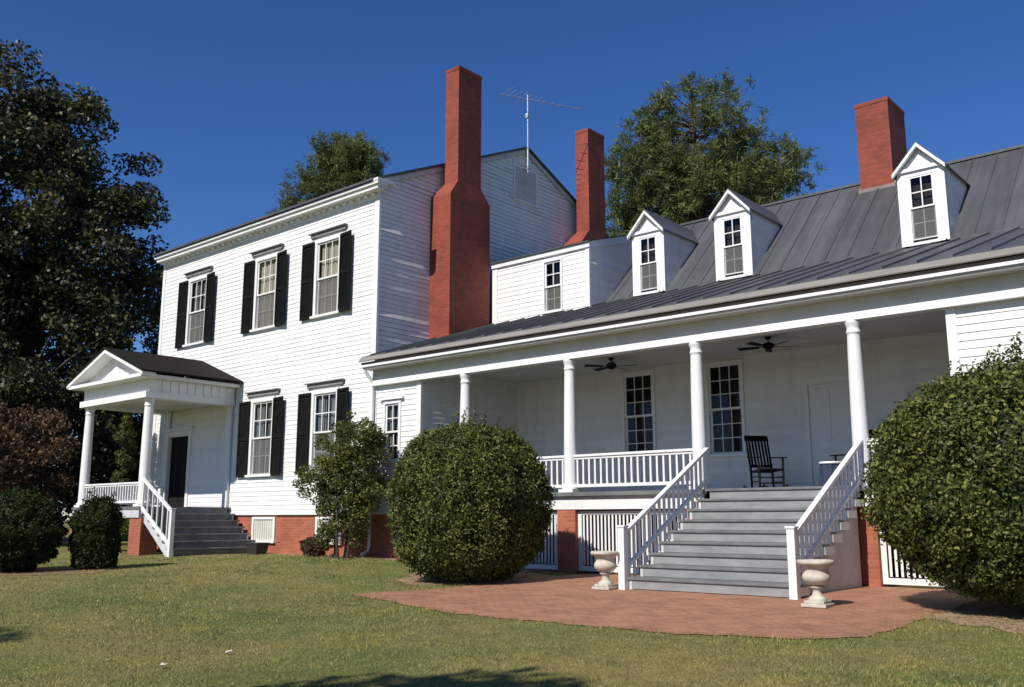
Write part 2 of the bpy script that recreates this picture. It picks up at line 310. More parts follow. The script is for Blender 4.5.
def window(parent, F, uc, z0, w, h, cols=3, rows=2, upper='blind', lower='insect_screen', casing=0.11, cap=False, shutters=False, sill=True, deep=0.12, name='window', nb=0.0, mw=0.013, sashmat='trim'):
    """z0..z0+h is the glazed opening; returns the casing mesh, the rest are its sub-parts"""
    u0, u1, z1 = uc - w / 2, uc + w / 2, z0 + h
    m = MB(); c = casing; p = nb + 0.045
    F.box(m, u0 - c, u0, z0 - 0.0, z1, -0.05, p); F.box(m, u1, u1 + c, z0, z1, -0.05, p); F.box(m, u0 - c, u1 + c, z1, z1 + c * 1.1, -0.05, p + 0.004)
    if cap:
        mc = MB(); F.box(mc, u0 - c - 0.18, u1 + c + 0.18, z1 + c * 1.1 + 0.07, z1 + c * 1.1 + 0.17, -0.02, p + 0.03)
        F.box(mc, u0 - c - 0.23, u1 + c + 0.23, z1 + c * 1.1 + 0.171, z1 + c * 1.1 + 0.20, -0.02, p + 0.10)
    fr = m.build(name, M['trim'], parent, bevel=0.004)
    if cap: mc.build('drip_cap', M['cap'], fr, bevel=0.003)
    if sill:
        m = MB(); F.box(m, u0 - c - 0.05, u1 + c + 0.05, z0 - 0.07, z0 - 0.002, -0.05, p + 0.06); m.build('sill', M['trim'], fr, bevel=0.004)
    zm = z0 + h / 2
    for (za, zb, n) in ((zm - 0.02, z1, 0.005), (z0, zm + 0.02, -0.035)):
        m = MB(); s = 0.045
        F.box(m, u0, u0 + s, za, zb, n - 0.03, n); F.box(m, u1 - s, u1, za, zb, n - 0.03, n)
        F.box(m, u0 + s, u1 - s, za, za + s, n - 0.03, n + 0.002); F.box(m, u0 + s, u1 - s, zb - s, zb, n - 0.03, n + 0.002)
        for i in range(1, cols):
            u = u0 + s + (u1 - u0 - 2 * s) * i / cols; F.box(m, u - mw, u + mw, za + s, zb - s, n - 0.024, n - 0.004)
        for i in range(1, rows):
            z = za + s + (zb - za - 2 * s) * i / rows; F.box(m, u0 + s, u1 - s, z - mw, z + mw, n - 0.026, n - 0.006)
        m.build('sash', M[sashmat], fr)
        m = MB(); F.box(m, u0 + s - 0.004, u1 - s + 0.004, za + s - 0.004, zb - s + 0.004, n - 0.018, n - 0.014); m.build('pane', M['glass'], fr)
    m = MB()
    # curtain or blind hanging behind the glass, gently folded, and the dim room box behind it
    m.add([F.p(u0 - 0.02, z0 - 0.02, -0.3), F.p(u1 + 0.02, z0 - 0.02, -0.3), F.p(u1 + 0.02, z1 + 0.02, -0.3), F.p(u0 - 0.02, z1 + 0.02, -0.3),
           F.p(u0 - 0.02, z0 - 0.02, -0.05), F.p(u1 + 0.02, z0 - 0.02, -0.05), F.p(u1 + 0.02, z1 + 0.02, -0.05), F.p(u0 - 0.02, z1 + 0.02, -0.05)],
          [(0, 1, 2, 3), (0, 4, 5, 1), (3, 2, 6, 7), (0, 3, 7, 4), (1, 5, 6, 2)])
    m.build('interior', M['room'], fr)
    if upper:
        m = MB(); N = 26; rnd = random.Random(int(uc * 100) + int(z0 * 10)); zl = z0
        gap = (0.42, 0.58) if upper == 'curtain' else (2, 3)
        for i in range(N):
            t0, t1 = i / N, (i + 1) / N
            if gap[0] < t0 < gap[1]: continue
            f = lambda t: -0.10 + 0.018 * math.sin(t * 34 + uc)
            m.add([F.p(u0 + w * t0, zl, f(t0)), F.p(u0 + w * t1, zl, f(t1)), F.p(u0 + w * t1, z1, f(t1)), F.p(u0 + w * t0, z1, f(t0))], [(0, 1, 2, 3)], 0, True)
        m.build('curtain' if upper == 'curtain' else 'blind', M[upper], fr, fix=False)
    if lower == 'insect_screen':
        m = MB(); F.box(m, u0 + 0.02, u1 - 0.02, z0 + 0.02, zm - 0.03, -0.030, -0.026); m.build('insect_screen', M[lower], fr)
    if shutters:
        for sgn in (-1, 1):
            sw = 0.53
            if sgn < 0: a, b = u0 - c - 0.02 - sw + 0.02, u0 - c + 0.02 - 0.02
            else: a, b = u1 + c, u1 + c + sw
            m = MB(); d = 0.045
            n0 = nb + 0.05
            # hinged on the window side and standing slightly open
            tilt = 0.03 if sgn < 0 else 0.13
            hinge = b if sgn < 0 else a
            Fs = Fr(Vector(F.p(hinge, 0, n0)), (F.U * math.cos(tilt) * 1 + F.N * (math.sin(tilt) * (1 if sgn > 0 else -1))), F.N)
            s0, s1 = (-(b - a), 0) if sgn < 0 else (0, b - a)
            if sgn < 0: Fs = Fr(Vector(F.p(hinge, 0, n0)), F.U, F.N)
            zz0, zz1 = z0 - 0.06, z1 + 0.06
            for (p0, p1) in ((s0, s0 + 0.06), (s1 - 0.06, s1)): Fs.box(m, p0, p1, zz0, zz1, 0, d)
            for (q0, q1) in ((zz0, zz0 + 0.1), (zm - 0.05, zm + 0.05), (zz1 - 0.08, zz1)): Fs.box(m, s0 + 0.06, s1 - 0.06, q0, q1, 0.002, d - 0.003)
            Fs.box(m, s0 + 0.05, s1 - 0.05, zz0 + 0.05, zz1 - 0.05, 0.0, 0.006)
            louvres(m, Fs, s0 + 0.06, s1 - 0.06, zz0 + 0.1, zm - 0.05, 0.010, 0.05, 0.026); louvres(m, Fs, s0 + 0.06, s1 - 0.06, zm + 0.05, zz1 - 0.08, 0.010, 0.05, 0.026)
            m.build('shutter', M['black'], fr)
    return fr

# ------------------------------------------------------------------ ground
def sst(a, b, x): t = min(1, max(0, (x - a) / (b - a))); return t * t * (3 - 2 * t)
def G(x, y):
    z = 0.10 + (-0.05 - 0.10) * sst(0, 7, x)
    if y < -2: z -= 0.034 * min(-2 - y, 30)
    return z
def axis(lo, hi, step, far):
    a = [lo + i * step for i in range(int((hi - lo) / step) + 1)]
    d, s, l, h = step, [], a[0], a[-1]
    pre, post = [], []
    while h < far: d *= 1.45; h += d; l -= d; post.append(h); pre.append(l)
    return pre[::-1] + a + post
xs = axis(-16, 24, 0.5, 900); ys = axis(-20, 4, 0.5, 900)
rg = random.Random(5)
m = MB(); nx = len(xs)
vs = []
for y in ys:
    for x in xs:
        z = G(x, y)
        vs.append((x, y, z))
m.add(vs, [(j * nx + i, j * nx + i + 1, (j + 1) * nx + i + 1, (j + 1) * nx + i) for j in range(len(ys) - 1) for i in range(nx - 1)], 0, True)
lawn = tag(m.build('ground', M['lawn'], fix=False), kind='structure')

def sheet(name, mat, inside, x0, x1, y0, y1, step, lift, edge=0.0):
    """sheet over the ground whose outline follows the rule inside(x, y)"""
    m = MB(); idx = {}; n1 = int(round((x1 - x0) / step)); n2 = int(round((y1 - y0) / step))
    def vid(i, j):
        if (i, j) not in idx:
            x, y = x0 + i * step, y0 + j * step; idx[(i, j)] = len(m.v); m.v.append((x, y, G(x, y) + lift))
        return idx[(i, j)]
    for i in range(n1):
        for j in range(n2):
            if inside(x0 + (i + .5) * step, y0 + (j + .5) * step):
                m.f.append([vid(i, j), vid(i + 1, j), vid(i + 1, j + 1), vid(i, j + 1)]); m.mi.append(0); m.sm.append(True)
    return tag(m.build(name, mat, fix=False), kind='structure')
def wob(a, f): return 0.06 * math.sin(a * f) + 0.05 * math.sin(a * f * 2.7 + 1) + 0.03 * math.sin(a * f * 7.1)
def in_patio(x, y):
    front = -5.8 - 0.85 * sst(6.0, 10.0, x) + 0.35 * sst(12.6, 14.2, x) + 0.5 * sst(14.0, 14.75, x) + 0.03 * math.sin(x * 5.3) + .02 * math.sin(x * 17) + .015 * math.sin(x * 41)
    left = 6.2 + 0.7 * sst(-5.9, -3.9, y) + 0.05 * wob(y, 3)
    return left < x < 14.62 + 0.5 * wob(y, 2.3) and front < y < -0.02
sheet('brick_patio', M['paver'], in_patio, 6.0, 15.2, -7.0, 0.0, 0.025, 0.010)
def in_bed1(x, y): return ((x - 5.9) / 1.4) ** 2 + ((y + 2.4) / 1.6) ** 2 < 1 + 1.8 * wob(math.atan2(y + 2.6, x - 5.9), 3) or (0.2 < x < 6.4 and -0.55 + wob(x, 2) < y < -0.02)
sheet('pine_straw_bed', M['mulch'], lambda x, y: in_bed1(x, y) and not in_patio(x, y), 0, 8.2, -5.2, -0.02, 0.05, 0.006)
def in_bed2(x, y): return x > 14.2 and y < -0.02 and ((x - 16.0) / 1.85) ** 2 + ((y + 2.4) / 2.2) ** 2 < 1 + 1.8 * wob(math.atan2(y + 2.4, x - 16.0), 3)
sheet('pine_straw_bed', M['mulch'], lambda x, y: in_bed2(x, y) and not in_patio(x, y), 13.5, 19, -5.6, -0.02, 0.05, 0.006)
def in_bed3(x, y): return ((x + 2.6) / 1.5) ** 2 + ((y + 6.7) / 1.0) ** 2 < 1 + 1.2 * wob(math.atan2(y + 6.7, x + 2.6), 3) or (-4.4 < x < 0.2 and -0.55 + wob(x, 2.2) < y < -0.02)
sheet('pine_straw_bed', M['mulch'], in_bed3, -6, 0.2, -8.6, -0.02, 0.07, 0.006)

# ------------------------------------------------------------------ the house
H = thing('house', 'white clapboard farmhouse with black shutters, red chimneys, grey metal roof and columned porch', 'house')
X0, X1 = -11.1, 17.6
WT = 9.52
FA = Fr((0, 0, 0), (1, 0, 0), (0, -1, 0))              # front plane Y=0, u = X
GE = Fr((0, 0, 0), (0, 1, 0), (1, 0, 0))               # right gable X=0, u = Y
YP = 6.04; YB = 12.08
def gz(y): return 9.86 + 0.447 * (y + 0.40) if y < YP else 9.86 + 0.447 * (2 * YP - y + 0.40)

# -- two-storey block
up = [(-8.82, 6.62), (-5.02, 6.62), (-2.10, 6.62)]; lo = [(-4.88, 2.30), (-2.0, 2.30)]
GW, GH = 0.95, 2.10
holes = [(u - GW / 2 - .04, u + GW / 2 + .04, z - .03, z + GH + .03) for u, z in up + lo] + [(-9.98, -8.82, 1.3, 3.62)]
m = MB(); siding(m, FA, X0, 0, 1.17, WT + 0.1, holes, seed=1, off=0.013)
m.build('wall', M['siding'], H, fix=False)
m = MB()
def gclip(z):
    if z < 9.95: return (0, YB)
    d = (z - 9.86) / 0.447 - 0.40 + .12; return (d, YB - d)
siding(m, GE, 0, YB, 4.6, 12.62, [], gclip, seed=3, off=0.003, jit=0.004, warp=0.017, seg=0.25, topo=0.009, gap=0.014)
m.build('wall', M['siding'], H, fix=False)
m = MB(); m.prism([(X0, YB, 1.1), (0, YB, 1.1), (0, YB, WT + .3), (X0, YB, WT + .3)], (0, -0.15, 0)); m.build('wall', M['siding'], H); m = MB()
m.prism([(X0, 0.1, 1.1), (X0, YB - .1, 1.1), (X0, YB - .1, 9.9), (X0, YP, 12.6), (X0, 0.1, 9.9)], (0.15, 0, 0)); m.build('wall', M['siding'], H); m = MB()
m.prism([(-0.12, 0.1, 1.1), (-0.12, YB - .1, 1.1), (-0.12, YB - .1, 9.8), (-0.12, YP, 12.45), (-0.12, 0.1, 9.8)], (-0.05, 0, 0))
m.build('wall', M['siding'], H)
m = MB()                                                # corner boards and frieze
FA.box(m, -0.16, 0.026, 1.17, 9.50, -0.05, 0.03)
m.build('corner_board', M['trim'], H, bevel=0.003); m = MB(); FA.box(m, X0 - 0.03, X0 + 0.13, 1.17, 9.50, -0.05, 0.03)
m.build('corner_board', M['trim'], H, bevel=0.003)
m = MB()                                                # cornice with modillion blocks
FA.box(m, X0 - 0.02, 0.02, 9.50, 9.72, -0.02, 0.045)
FA.box(m, X0 - 0.06, 0.24, 9.66, 9.715, 0.047, 0.29)
FA.box(m, X0 - 0.10, 0.27, 9.716, 9.77, 0.0, 0.27); FA.box(m, X0 - 0.13, 0.30, 9.77, 9.85, 0.0, 0.345)
x = X0 + 0.1
while x < -0.05: FA.box(m, x, x + 0.10, 9.585, 9.665, 0.047, 0.15); x += 0.30
FA.box(m, 0.06, 0.32, 9.85, 9.92, -0.25, 0.36)
m.build('cornice', M['trim'], H, bevel=0.004)
m = MB()                                                # gable roof of the block
ov = 0.16
for sgn in (1, -1):
    yy = lambda y: y if sgn > 0 else 2 * YP - y
    a = [(X0 - .16, yy(-0.40), 9.86), (ov - .02, yy(-0.40), 9.86), (ov - .02, YP, gz(YP)), (X0 - .16, YP, gz(YP))]
    m.hexa(a + [(p[0], p[1], p[2] + 0.07) for p in a])
m.build('roof', M['metal'], H)
m = MB()
for sgn in (1, -1):
    yy = lambda y: y if sgn > 0 else 2 * YP - y
    m.hexa([(0.032, yy(-0.02), gz(0) - .17), (0.07, yy(-0.02), gz(0) - .17), (0.07, YP, gz(YP) - .15), (0.032, YP, gz(YP) - .15), (0.032, yy(-0.02), gz(0) - .015), (0.07, yy(-0.02), gz(0) - .015), (0.07, YP, gz(YP) - 0.003), (0.032, YP, gz(YP) - 0.003)])
m.build('rake_board', M['vent_grey'], H)
m = MB()                                                # louvred attic vent
GE.box(m, 5.46, 5.52, 10.95, 12.15, 0, 0.04); GE.box(m, 6.56, 6.62, 10.95, 12.15, 0, 0.04); GE.box(m, 5.44, 6.64, 12.15, 12.21, 0, 0.05); GE.box(m, 5.44, 6.64, 10.89, 10.95, 0, 0.05)
v = m.build('attic_vent', M['trim'], H)
m = MB(); GE.box(m, 5.52, 6.56, 10.95, 12.15, 0.0, 0.012); louvres(m, GE, 5.52, 6.56, 10.96, 12.14, 0.014, 0.075, 0.035); m.build('louver', M['siding'], v)

# -- foundations
m = MB()
m.box(X0 + .03, -0.03, 0.03, 0.35, -0.3, 1.165); m.box(-0.35, -0.03, 0.352, YB, -0.3, 1.1); m.box(X0 + .03, X0 + .33, 0.352, YB, -0.3, 1.1)
m.box(-0.028, 1.70, 0.035, 0.30, -0.3, 1.163); m.box(14.06, X1, 0.035, 0.30, -0.3, 1.163); m.box(1.702, 14.05, 3.7, 3.9, -0.3, 1.45)
m.build('foundation', M['brick'], H)
m = MB(); FA.box(m, X0 - .03, 1.74, 1.155, 1.225, -0.03, 0.038); m.build('sill_board', M['trim'], H); m = MB(); FA.box(m, 14.0, X1, 1.155, 1.225, -0.03, 0.038); m.build('sill_board', M['trim'], H)
for (a, b) in ((-5.17, -4.06), (-2.24, -1.17)):
    m = MB(); FA.box(m, a, a + .09, 0.44, 1.10, -0.06, 0.02); FA.box(m, b - .09, b, 0.44, 1.10, -0.06, 0.02); FA.box(m, a + .09, b - .09, 1.03, 1.10, -0.06, 0.018); FA.box(m, a - .02, b + .02, 0.38, 0.44, -0.06, 0.05)
    f = m.build('basement_window', M['trim'], H, bevel=0.004)
    m = MB(); FA.box(m, a + .09, b - .09, 0.44, 1.03, -0.028, -0.022)
    for k in range(9): u = a + .13 + k * (b - a - .26) / 8; FA.box(m, u - .035, u + .035, 0.442, 1.028, -0.021, -0.010)
    m.build('shutter_panel', mottled('pale_panel', (0.50, 0.49, 0.44), (0.60, 0.58, 0.53), 2, 0.6, 0.1), f)

# -- windows of the block
for i, (u, z) in enumerate(up + lo):
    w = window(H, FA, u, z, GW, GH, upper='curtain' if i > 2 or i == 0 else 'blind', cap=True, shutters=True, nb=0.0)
    tag(w, ['upper window nearest the far left corner', 'middle upper window with cream blind', 'upper window nearest the right corner, cream blind', 'ground floor window beside the entry porch', 'ground floor window behind the small tree'][i])
# -- door under the entry porch
m = MB(); FA.box(m, -10.12, -9.98, 1.40, 3.66, -0.05, 0.05); FA.box(m, -8.82, -8.68, 1.40, 3.66, -0.05, 0.05); FA.box(m, -10.2, -8.6, 3.66, 3.82, -0.05, 0.07); FA.box(m, -10.3, -8.5, 3.82, 3.90, -0.05, 0.15)
d = m.build('door_frame', M['trim'], H, bevel=0.004)
m = MB(); FA.box(m, -9.98, -8.82, 1.40, 3.66, -0.12, -0.08)
for (a, b, q0, q1) in ((-9.85, -9.45, 1.6, 2.4), (-9.35, -8.95, 1.6, 2.4), (-9.85, -9.45, 2.55, 3.5), (-9.35, -8.95, 2.55, 3.5)): FA.box(m, a, b, q0, q1, -0.08, -0.068)
d2 = m.build('door', M['dark'], d); m = MB(); m.tube([FA.p(-8.92, 2.45, -0.06), FA.p(-8.92, 2.45, 0.0)], 0.03, 8); m.build('handle', M['alu'], d)

# -- exterior chimneys of the block
def chimney(y0, y1, u0, u1, zb, zs0, zs1, zt, xo=0.80):
    m = MB()
    def ring(a, b, z, xa=-0.01, xb=xo): return [(xa, a, z), (xb, a, z), (xb, b, z), (xa, b, z)]
    rs = [ring(y0, y1, zb), ring(y0, y1, zs0), ring(u0, u1, zs1, 0.27, xo - 0.01), ring(u0, u1, zt, 0.27, xo - 0.01)]
    for i in range(3):
        r = rs[i] + rs[i + 1]; m.add(r, [(0, 1, 5, 4), (1, 2, 6, 5), (2, 3, 7, 6), (3, 0, 4, 7)])
    c = m.build('chimney', M['chimney'], H)
    m = MB(); e = 0.012
    m.hexa(ring(u0 - e, u1 + e, zt, 0.27 - e, xo - .01 + e) + ring(u0 - e, u1 + e, zt + .10, 0.27 - e, xo - .01 + e))
    m.build('chimney_cap', M['chimney'], c)
    m = MB(); m.box(0.36, xo - .1, u0 + .12, u1 - .12, zt + .102, zt + .12); m.build('flue', M['dark'], c); return c
tag(chimney(1.88, 3.50, 2.17, 3.12, 5.2, 9.98, 10.42, 13.80), 'tall shouldered brick chimney at the front of the gable')
tag(chimney(7.95, 9.75, 8.40, 9.33, 5.2, 9.95, 10.45, 13.93), 'brick chimney behind the gable')

# -- wing walls
DW = 3.6; FW = Fr((0, DW, 0), (1, 0, 0), (0, -1, 0))
CX = [3.264 + 3.0756 * k for k in range(4)]
PL, PR = 1.73, 14.03
m = MB()
siding(m, FA, 0.03, PL, 1.22, 4.62, [(0.43, 1.0, 2.45, 3.92)], seed=5)
m.build('wall', M['siding'], H, fix=False); m = MB(); siding(m, FA, PR, X1, 1.22, 4.62, [], seed=6)
m.build('wall', M['siding'], H, fix=False)
pw = [(5.70, 2.50, 0.82, 2.06), (8.06, 2.50, 0.82, 2.06)]
m = MB()
siding(m, FW, PL, PR, 1.55, 4.80, [(u - w / 2 - .03, u + w / 2 + .03, z - .02, z + h + .02) for u, z, w, h in pw] + [(10.05, 11.05, 1.5, 3.95)], seed=7)
siding(m, Fr((PL, 0.0, 0), (0, 1, 0), (1, 0, 0)), 0.0, DW, 1.55, 4.8, [], seed=8); siding(m, Fr((PR, 0.0, 0), (0, 1, 0), (-1, 0, 0)), 0.0, DW, 1.55, 4.8, [], seed=9)
m.build('porch_wall', M['siding'], H, fix=False)
m = MB(); m.box(PL - .12, PL - .01, 0.05, DW, 1.2, 4.8); m.build('wall', M['siding'], H); m = MB(); m.box(PR + .01, PR + .12, 0.05, DW, 1.2, 4.8); m.build('wall', M['siding'], H); m = MB(); m.box(0.02, X1, 9.6, 9.75, 0, 7.0); m.build('wall', M['siding'], H); m = MB()
m.prism([(X1, 0.1, 0), (X1, 9.7, 0), (X1, 9.7, 6.8), (X1, 7.1, 9.2), (X1, 4.4, 6.6), (X1, 0.1, 5.0)], (-0.1, 0, 0))
m.build('wall', M['siding'], H)
m = MB(); FA.box(m, PL - .13, PL + .025, 1.23, 4.388, -0.06, 0.032)
m.build('corner_board', M['trim'], H, bevel=0.003); m = MB(); FA.box(m, PR - .025, PR + .13, 1.23, 4.388, -0.06, 0.032)
m.build('corner_board', M['trim'], H, bevel=0.003); m = MB(); FA.box(m, 0.028, 0.12, 1.23, 4.388, -0.02, 0.032)
m.build('corner_board', M['trim'], H, bevel=0.003)
w = window(H, FA, 0.715, 2.48, 0.50, 1.42, cols=2, rows=2, upper='curtain', lower=None, casing=0.08)
w.data.name = 'window'; tag(w, 'narrow window beside the downspout')
m = MB(); FA.box(m, 0.28, 1.15, 4.0, 4.05, -0.02, 0.10); m.build('hood', M['trim'], w)
for i, (u, z, ww, h) in enumerate(pw):
    tag(window(H, FW, u, z, ww, h, cols=3, rows=3, upper=None, lower=None, casing=0.075, mw=0.009), ['dark porch window between the two middle columns', 'dark porch window left of the rocking chair'][i])
m = MB(); FW.box(m, 9.96, 10.05, 1.58, 3.95, -0.05, 0.03); FW.box(m, 11.05, 11.14, 1.58, 3.95, -0.05, 0.03); FW.box(m, 9.94, 11.16, 3.95, 4.05, -0.05, 0.033)
d = m.build('door_frame', M['trim'], H, bevel=0.004)
m = MB(); FW.box(m, 10.05, 11.05, 1.585, 3.95, -0.06, -0.02)
for (a, b, q0, q1) in ((10.17, 10.51, 1.8, 2.5), (10.59, 10.93, 1.8, 2.5), (10.17, 10.51, 2.65, 3.8), (10.59, 10.93, 2.65, 3.8)):
    FW.box(m, a, b, q0, q1, -0.02, -0.006)
m.build('door', M['trim'], d, bevel=0.006)
m = MB(); m.tube([FW.p(10.98, 2.55, -0.02), FW.p(10.98, 2.55, 0.04)], 0.028, 8); m.build('handle', M['alu'], d)

# -- porch floor, fascia, piers, lattice
m = MB(); m.box(PL + .02, PR - .02, -0.30, DW - .02, 1.50, 1.58); m.build('porch_floor', M['floor'], H)
m = MB(); m.box(PL + 0.03, 9.58, -0.215, -0.15, 1.23, 1.498); m.box(12.56, PR - .03, -0.215, -0.15, 1.23, 1.498); m.build('fascia_board', M['trim'], H, bevel=0.004)
for cx in CX:
    m = MB(); m.box(cx - .235, cx + .235, -0.20, 0.25, -0.3, 1.225); m.build('brick_pier', M['brick'], H)
def lattice(a, b):
    m = MB(); z0, z1, y = 0.0, 1.20, -0.09
    m.box(a, a + .09, y - .02, y + .02, z0, z1); m.box(b - .09, b, y - .02, y + .02, z0, z1); m.box(a + .09, b - .09, y - .022, y + .018, z0, z0 + .10); m.box(a + .09, b - .09, y - .022, y + .018, z1 - .07, z1)
    n = int((b - a - .18) / 0.088); s = (b - a - .18) / n
    for k in range(n): u = a + .09 + s * (k + .5); m.box(u - .021, u + .021, y - .006, y + .006, z0 + .12, z1 - .06)
    m.build('lattice_panel', M['trim'], H)
lattice(PL + .04, CX[0] - .24); lattice(CX[0] + .24, CX[1] - .24); lattice(CX[1] + .24, 9.17); lattice(CX[3] + .24, PR - .04)

# -- columns
def column_mb(x, y, z0, z1, r0, r1, pl):
    m = MB(); h = z1 - z0
    m.box(x - pl, x + pl, y - pl, y + pl, z0, z0 + .07)
    m.lathe([(r0 * 1.28, .07), (r0 * 1.34, .095), (r0 * 1.28, .125), (r0 * 1.08, .135), (r0 * 1.02, .16), (r0, .22), (r0, h * .33), (r0 * .5 + r1 * .52, h * .65), (r1, h - .26), (r1, h - .22), (r1 * 1.12, h - .21), (r1 * 1.12, h - .185), (r1, h - .175), (r1, h - .11), (r1 * 1.12, h - .085), (r1 * 1.16, h - .06)], (x, y, z0), 28)
    m.lathe([(r1 * 1.18, h - .06), (r1 * 1.22, h - .05), (r1 * 1.22, h - .001)], (x, y, z0), 28); return m
for cx in CX: column_mb(cx, -0.03, 1.582, 4.39, 0.135, 0.11, 0.185).build('column', M['trim'], H)
# pedestal block under the last column, where the fascia shows it
# -- beam, soffit, eave
m = MB(); m.box(0.03, X1, -0.15, 0.09, 4.39, 4.525); m.build('porch_beam', M['trim'], H, bevel=0.004)
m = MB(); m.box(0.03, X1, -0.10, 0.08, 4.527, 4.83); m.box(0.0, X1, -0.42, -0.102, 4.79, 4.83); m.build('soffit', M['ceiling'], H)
m = MB(); m.box(PL + .02, PR - .02, 0.092, DW - .02, 4.72, 4.76)
for k in range(24): yk = 0.12 + k * .145; m.box(PL + .03, PR - .03, yk, yk + .13, 4.708, 4.719)
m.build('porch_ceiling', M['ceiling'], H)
m = MB(); m.box(-0.03, X1, -0.47, -0.385, 4.835, 4.895); m.build('eave_moulding', M['trim'], H, bevel=0.006)
m = MB(); m.box(-0.02, X1, -0.45, -0.38, 4.897, 4.965); m.build('gutter', M['gutterdark'], H)  # brown of this strip stands in for the shadow under the apron
SL = 0.337; ZE = 5.05
def lowz(y): return ZE + SL * (y + 0.60)
m = MB(); m.hexa([(-0.05, -0.525, 4.967), (X1 + .1, -0.525, 4.967), (X1 + .1, -0.42, 5.03), (-0.05, -0.42, 5.03), (-0.05, -0.535, 4.987), (X1 + .1, -0.535, 4.987), (X1 + .1, -0.43, 5.118), (-0.05, -0.43, 5.118)])
m.build('roof_apron', M['apron'], H)
YBK, ZBK = 4.38, lowz(4.38); YR, ZR = 7.1, 9.34
m = MB()
a = [(0.0, -0.44, lowz(-.44) - .03), (X1 + .1, -0.44, lowz(-.44) - .03), (X1 + .1, YBK, ZBK - .03), (0.0, YBK, ZBK - .03)]
m.hexa(a + [(p[0], p[1], p[2] + .045) for p in a])
x = 0.3
while x < X1: m.hexa([(x - .016, -0.44, lowz(-.44) + .016), (x + .016, -0.44, lowz(-.44) + .016), (x + .016, YBK, ZBK + .016), (x - .016, YBK, ZBK + .016), (x - .010, -0.44, lowz(-.44) + .052), (x + .010, -0.44, lowz(-.44) + .052), (x + .010, YBK, ZBK + .052), (x - .010, YBK, ZBK + .052)]); x += 0.56
m.build('roof', M['metal'], H)
SS = (ZR - ZBK + 0.0) / (YR - YBK + .02)
def stz(y): return ZBK - 0.0 + SS * (y - YBK + 0.02)
m = MB(); xa = 0.0
for (yy0, yy1, sg) in ((YBK - .02, YR, 1), (2 * YR - YBK + .3, YR, -1)):
    za = stz(YBK - .02) - (0 if sg > 0 else .2)
    a = [(xa, yy0, za), (X1 + .15, yy0, za), (X1 + .15, yy1, ZR), (xa, yy1, ZR)]
    m.hexa(a + [(p[0], p[1], p[2] + .05) for p in a])
rr = random.Random(4); x = 0.2
while x < X1:
    a = [(x - .014, YBK - .02, stz(YBK - .02) + .05), (x + .014, YBK - .02, stz(YBK - .02) + .05), (x + .014, YR, ZR + .05), (x - .014, YR, ZR + .05)]
    m.hexa(a + [(p[0], p[1], p[2] + .028) for p in a]); x += 0.53
m.box(xa, X1 + .15, YR - .07, YR + .07, ZR + .03, ZR + .09)
m.build('roof', M['metal'], H)

# -- shed dormer beside the gable
BX0, BX1, BY = 0.82, 4.22, 3.65
FB = Fr((0, BY, 0), (1, 0, 0), (0, -1, 0))
zsh = lambda y: 8.22 + 0.318 * (y - BY)
m = MB(); siding(m, FB, BX0, BX1, 6.42, 8.16, [(2.68, 3.34, 6.5, 8.02)], seed=11, off=.013)
def cheek_clip(z):
    y0 = max(0, (z - 8.20) / .318 + .02); y1 = (z - lowz(BY)) / SL if z < ZBK else YBK - BY + (z - ZBK) / SS
    return (y0, max(y0, min(3.4, y1 + .15)))
siding(m, Fr((BX1, BY, 0), (0, 1, 0), (1, 0, 0)), 0.0, 3.4, 6.42, 9.25, [], cheek_clip, seed=12, off=0.003, jit=0.006, warp=0.012, seg=0.25, topo=.009)
sd = m.build('shed_dormer', M['siding'], H, fix=False)
m = MB(); m.hexa([(BX1 + .012, BY - .03, zsh(BY - .03) - .14), (BX1 + .045, BY - .03, zsh(BY - .03) - .14), (BX1 + .045, YR, zsh(YR) - .14), (BX1 + .012, YR, zsh(YR) - .14), (BX1 + .012, BY - .03, zsh(BY - .03) + .07), (BX1 + .045, BY - .03, zsh(BY - .03) + .07), (BX1 + .045, YR, zsh(YR) + .07), (BX1 + .012, YR, zsh(YR) + .07)]); m.build('rake_board', M['trim'], sd)
m = MB(); siding(m, Fr((BX0, BY, 0), (0, 1, 0), (-1, 0, 0)), 0.0, 3.4, 6.42, 9.25, [], cheek_clip, seed=13, off=0.008); m.build('cheek', M['siding'], sd, fix=False)
for (a, b, c, d, e) in ((BX0 - .02, BX0 + .16, 6.42, 8.14, .03), (BX1 - .11, BX1 + .025, 6.42, 8.14, .03), (BX0 - .05, BX1 + .06, 8.12, 8.26, .07)):
    m = MB(); FB.box(m, a, b, c, d, -0.05, e); m.build('trim_board', M['trim'], sd, bevel=0.003)
m = MB(); a = [(BX0 - .05, BY - .12, zsh(BY - .12) + .075), (BX1 + .07, BY - .12, zsh(BY - .12) + .075), (BX1 + .07, YR + .1, zsh(YR + .1) + .075), (BX0 - .05, YR + .1, zsh(YR + .1) + .075)]
m.hexa(a + [(p[0], p[1], p[2] + .03) for p in a]); m.build('roof', M['metal'], sd)
window(sd, FB, 3.01, 6.58, 0.56, 1.38, cols=2, rows=2, upper=None, lower='insect_screen', casing=0.05)
# flatten one level: the window's pieces stay within thing > part > sub-part
for ch in [c for c in sd.children if c.name.startswith('window')]:
    for g in list(ch.children): g.parent = sd

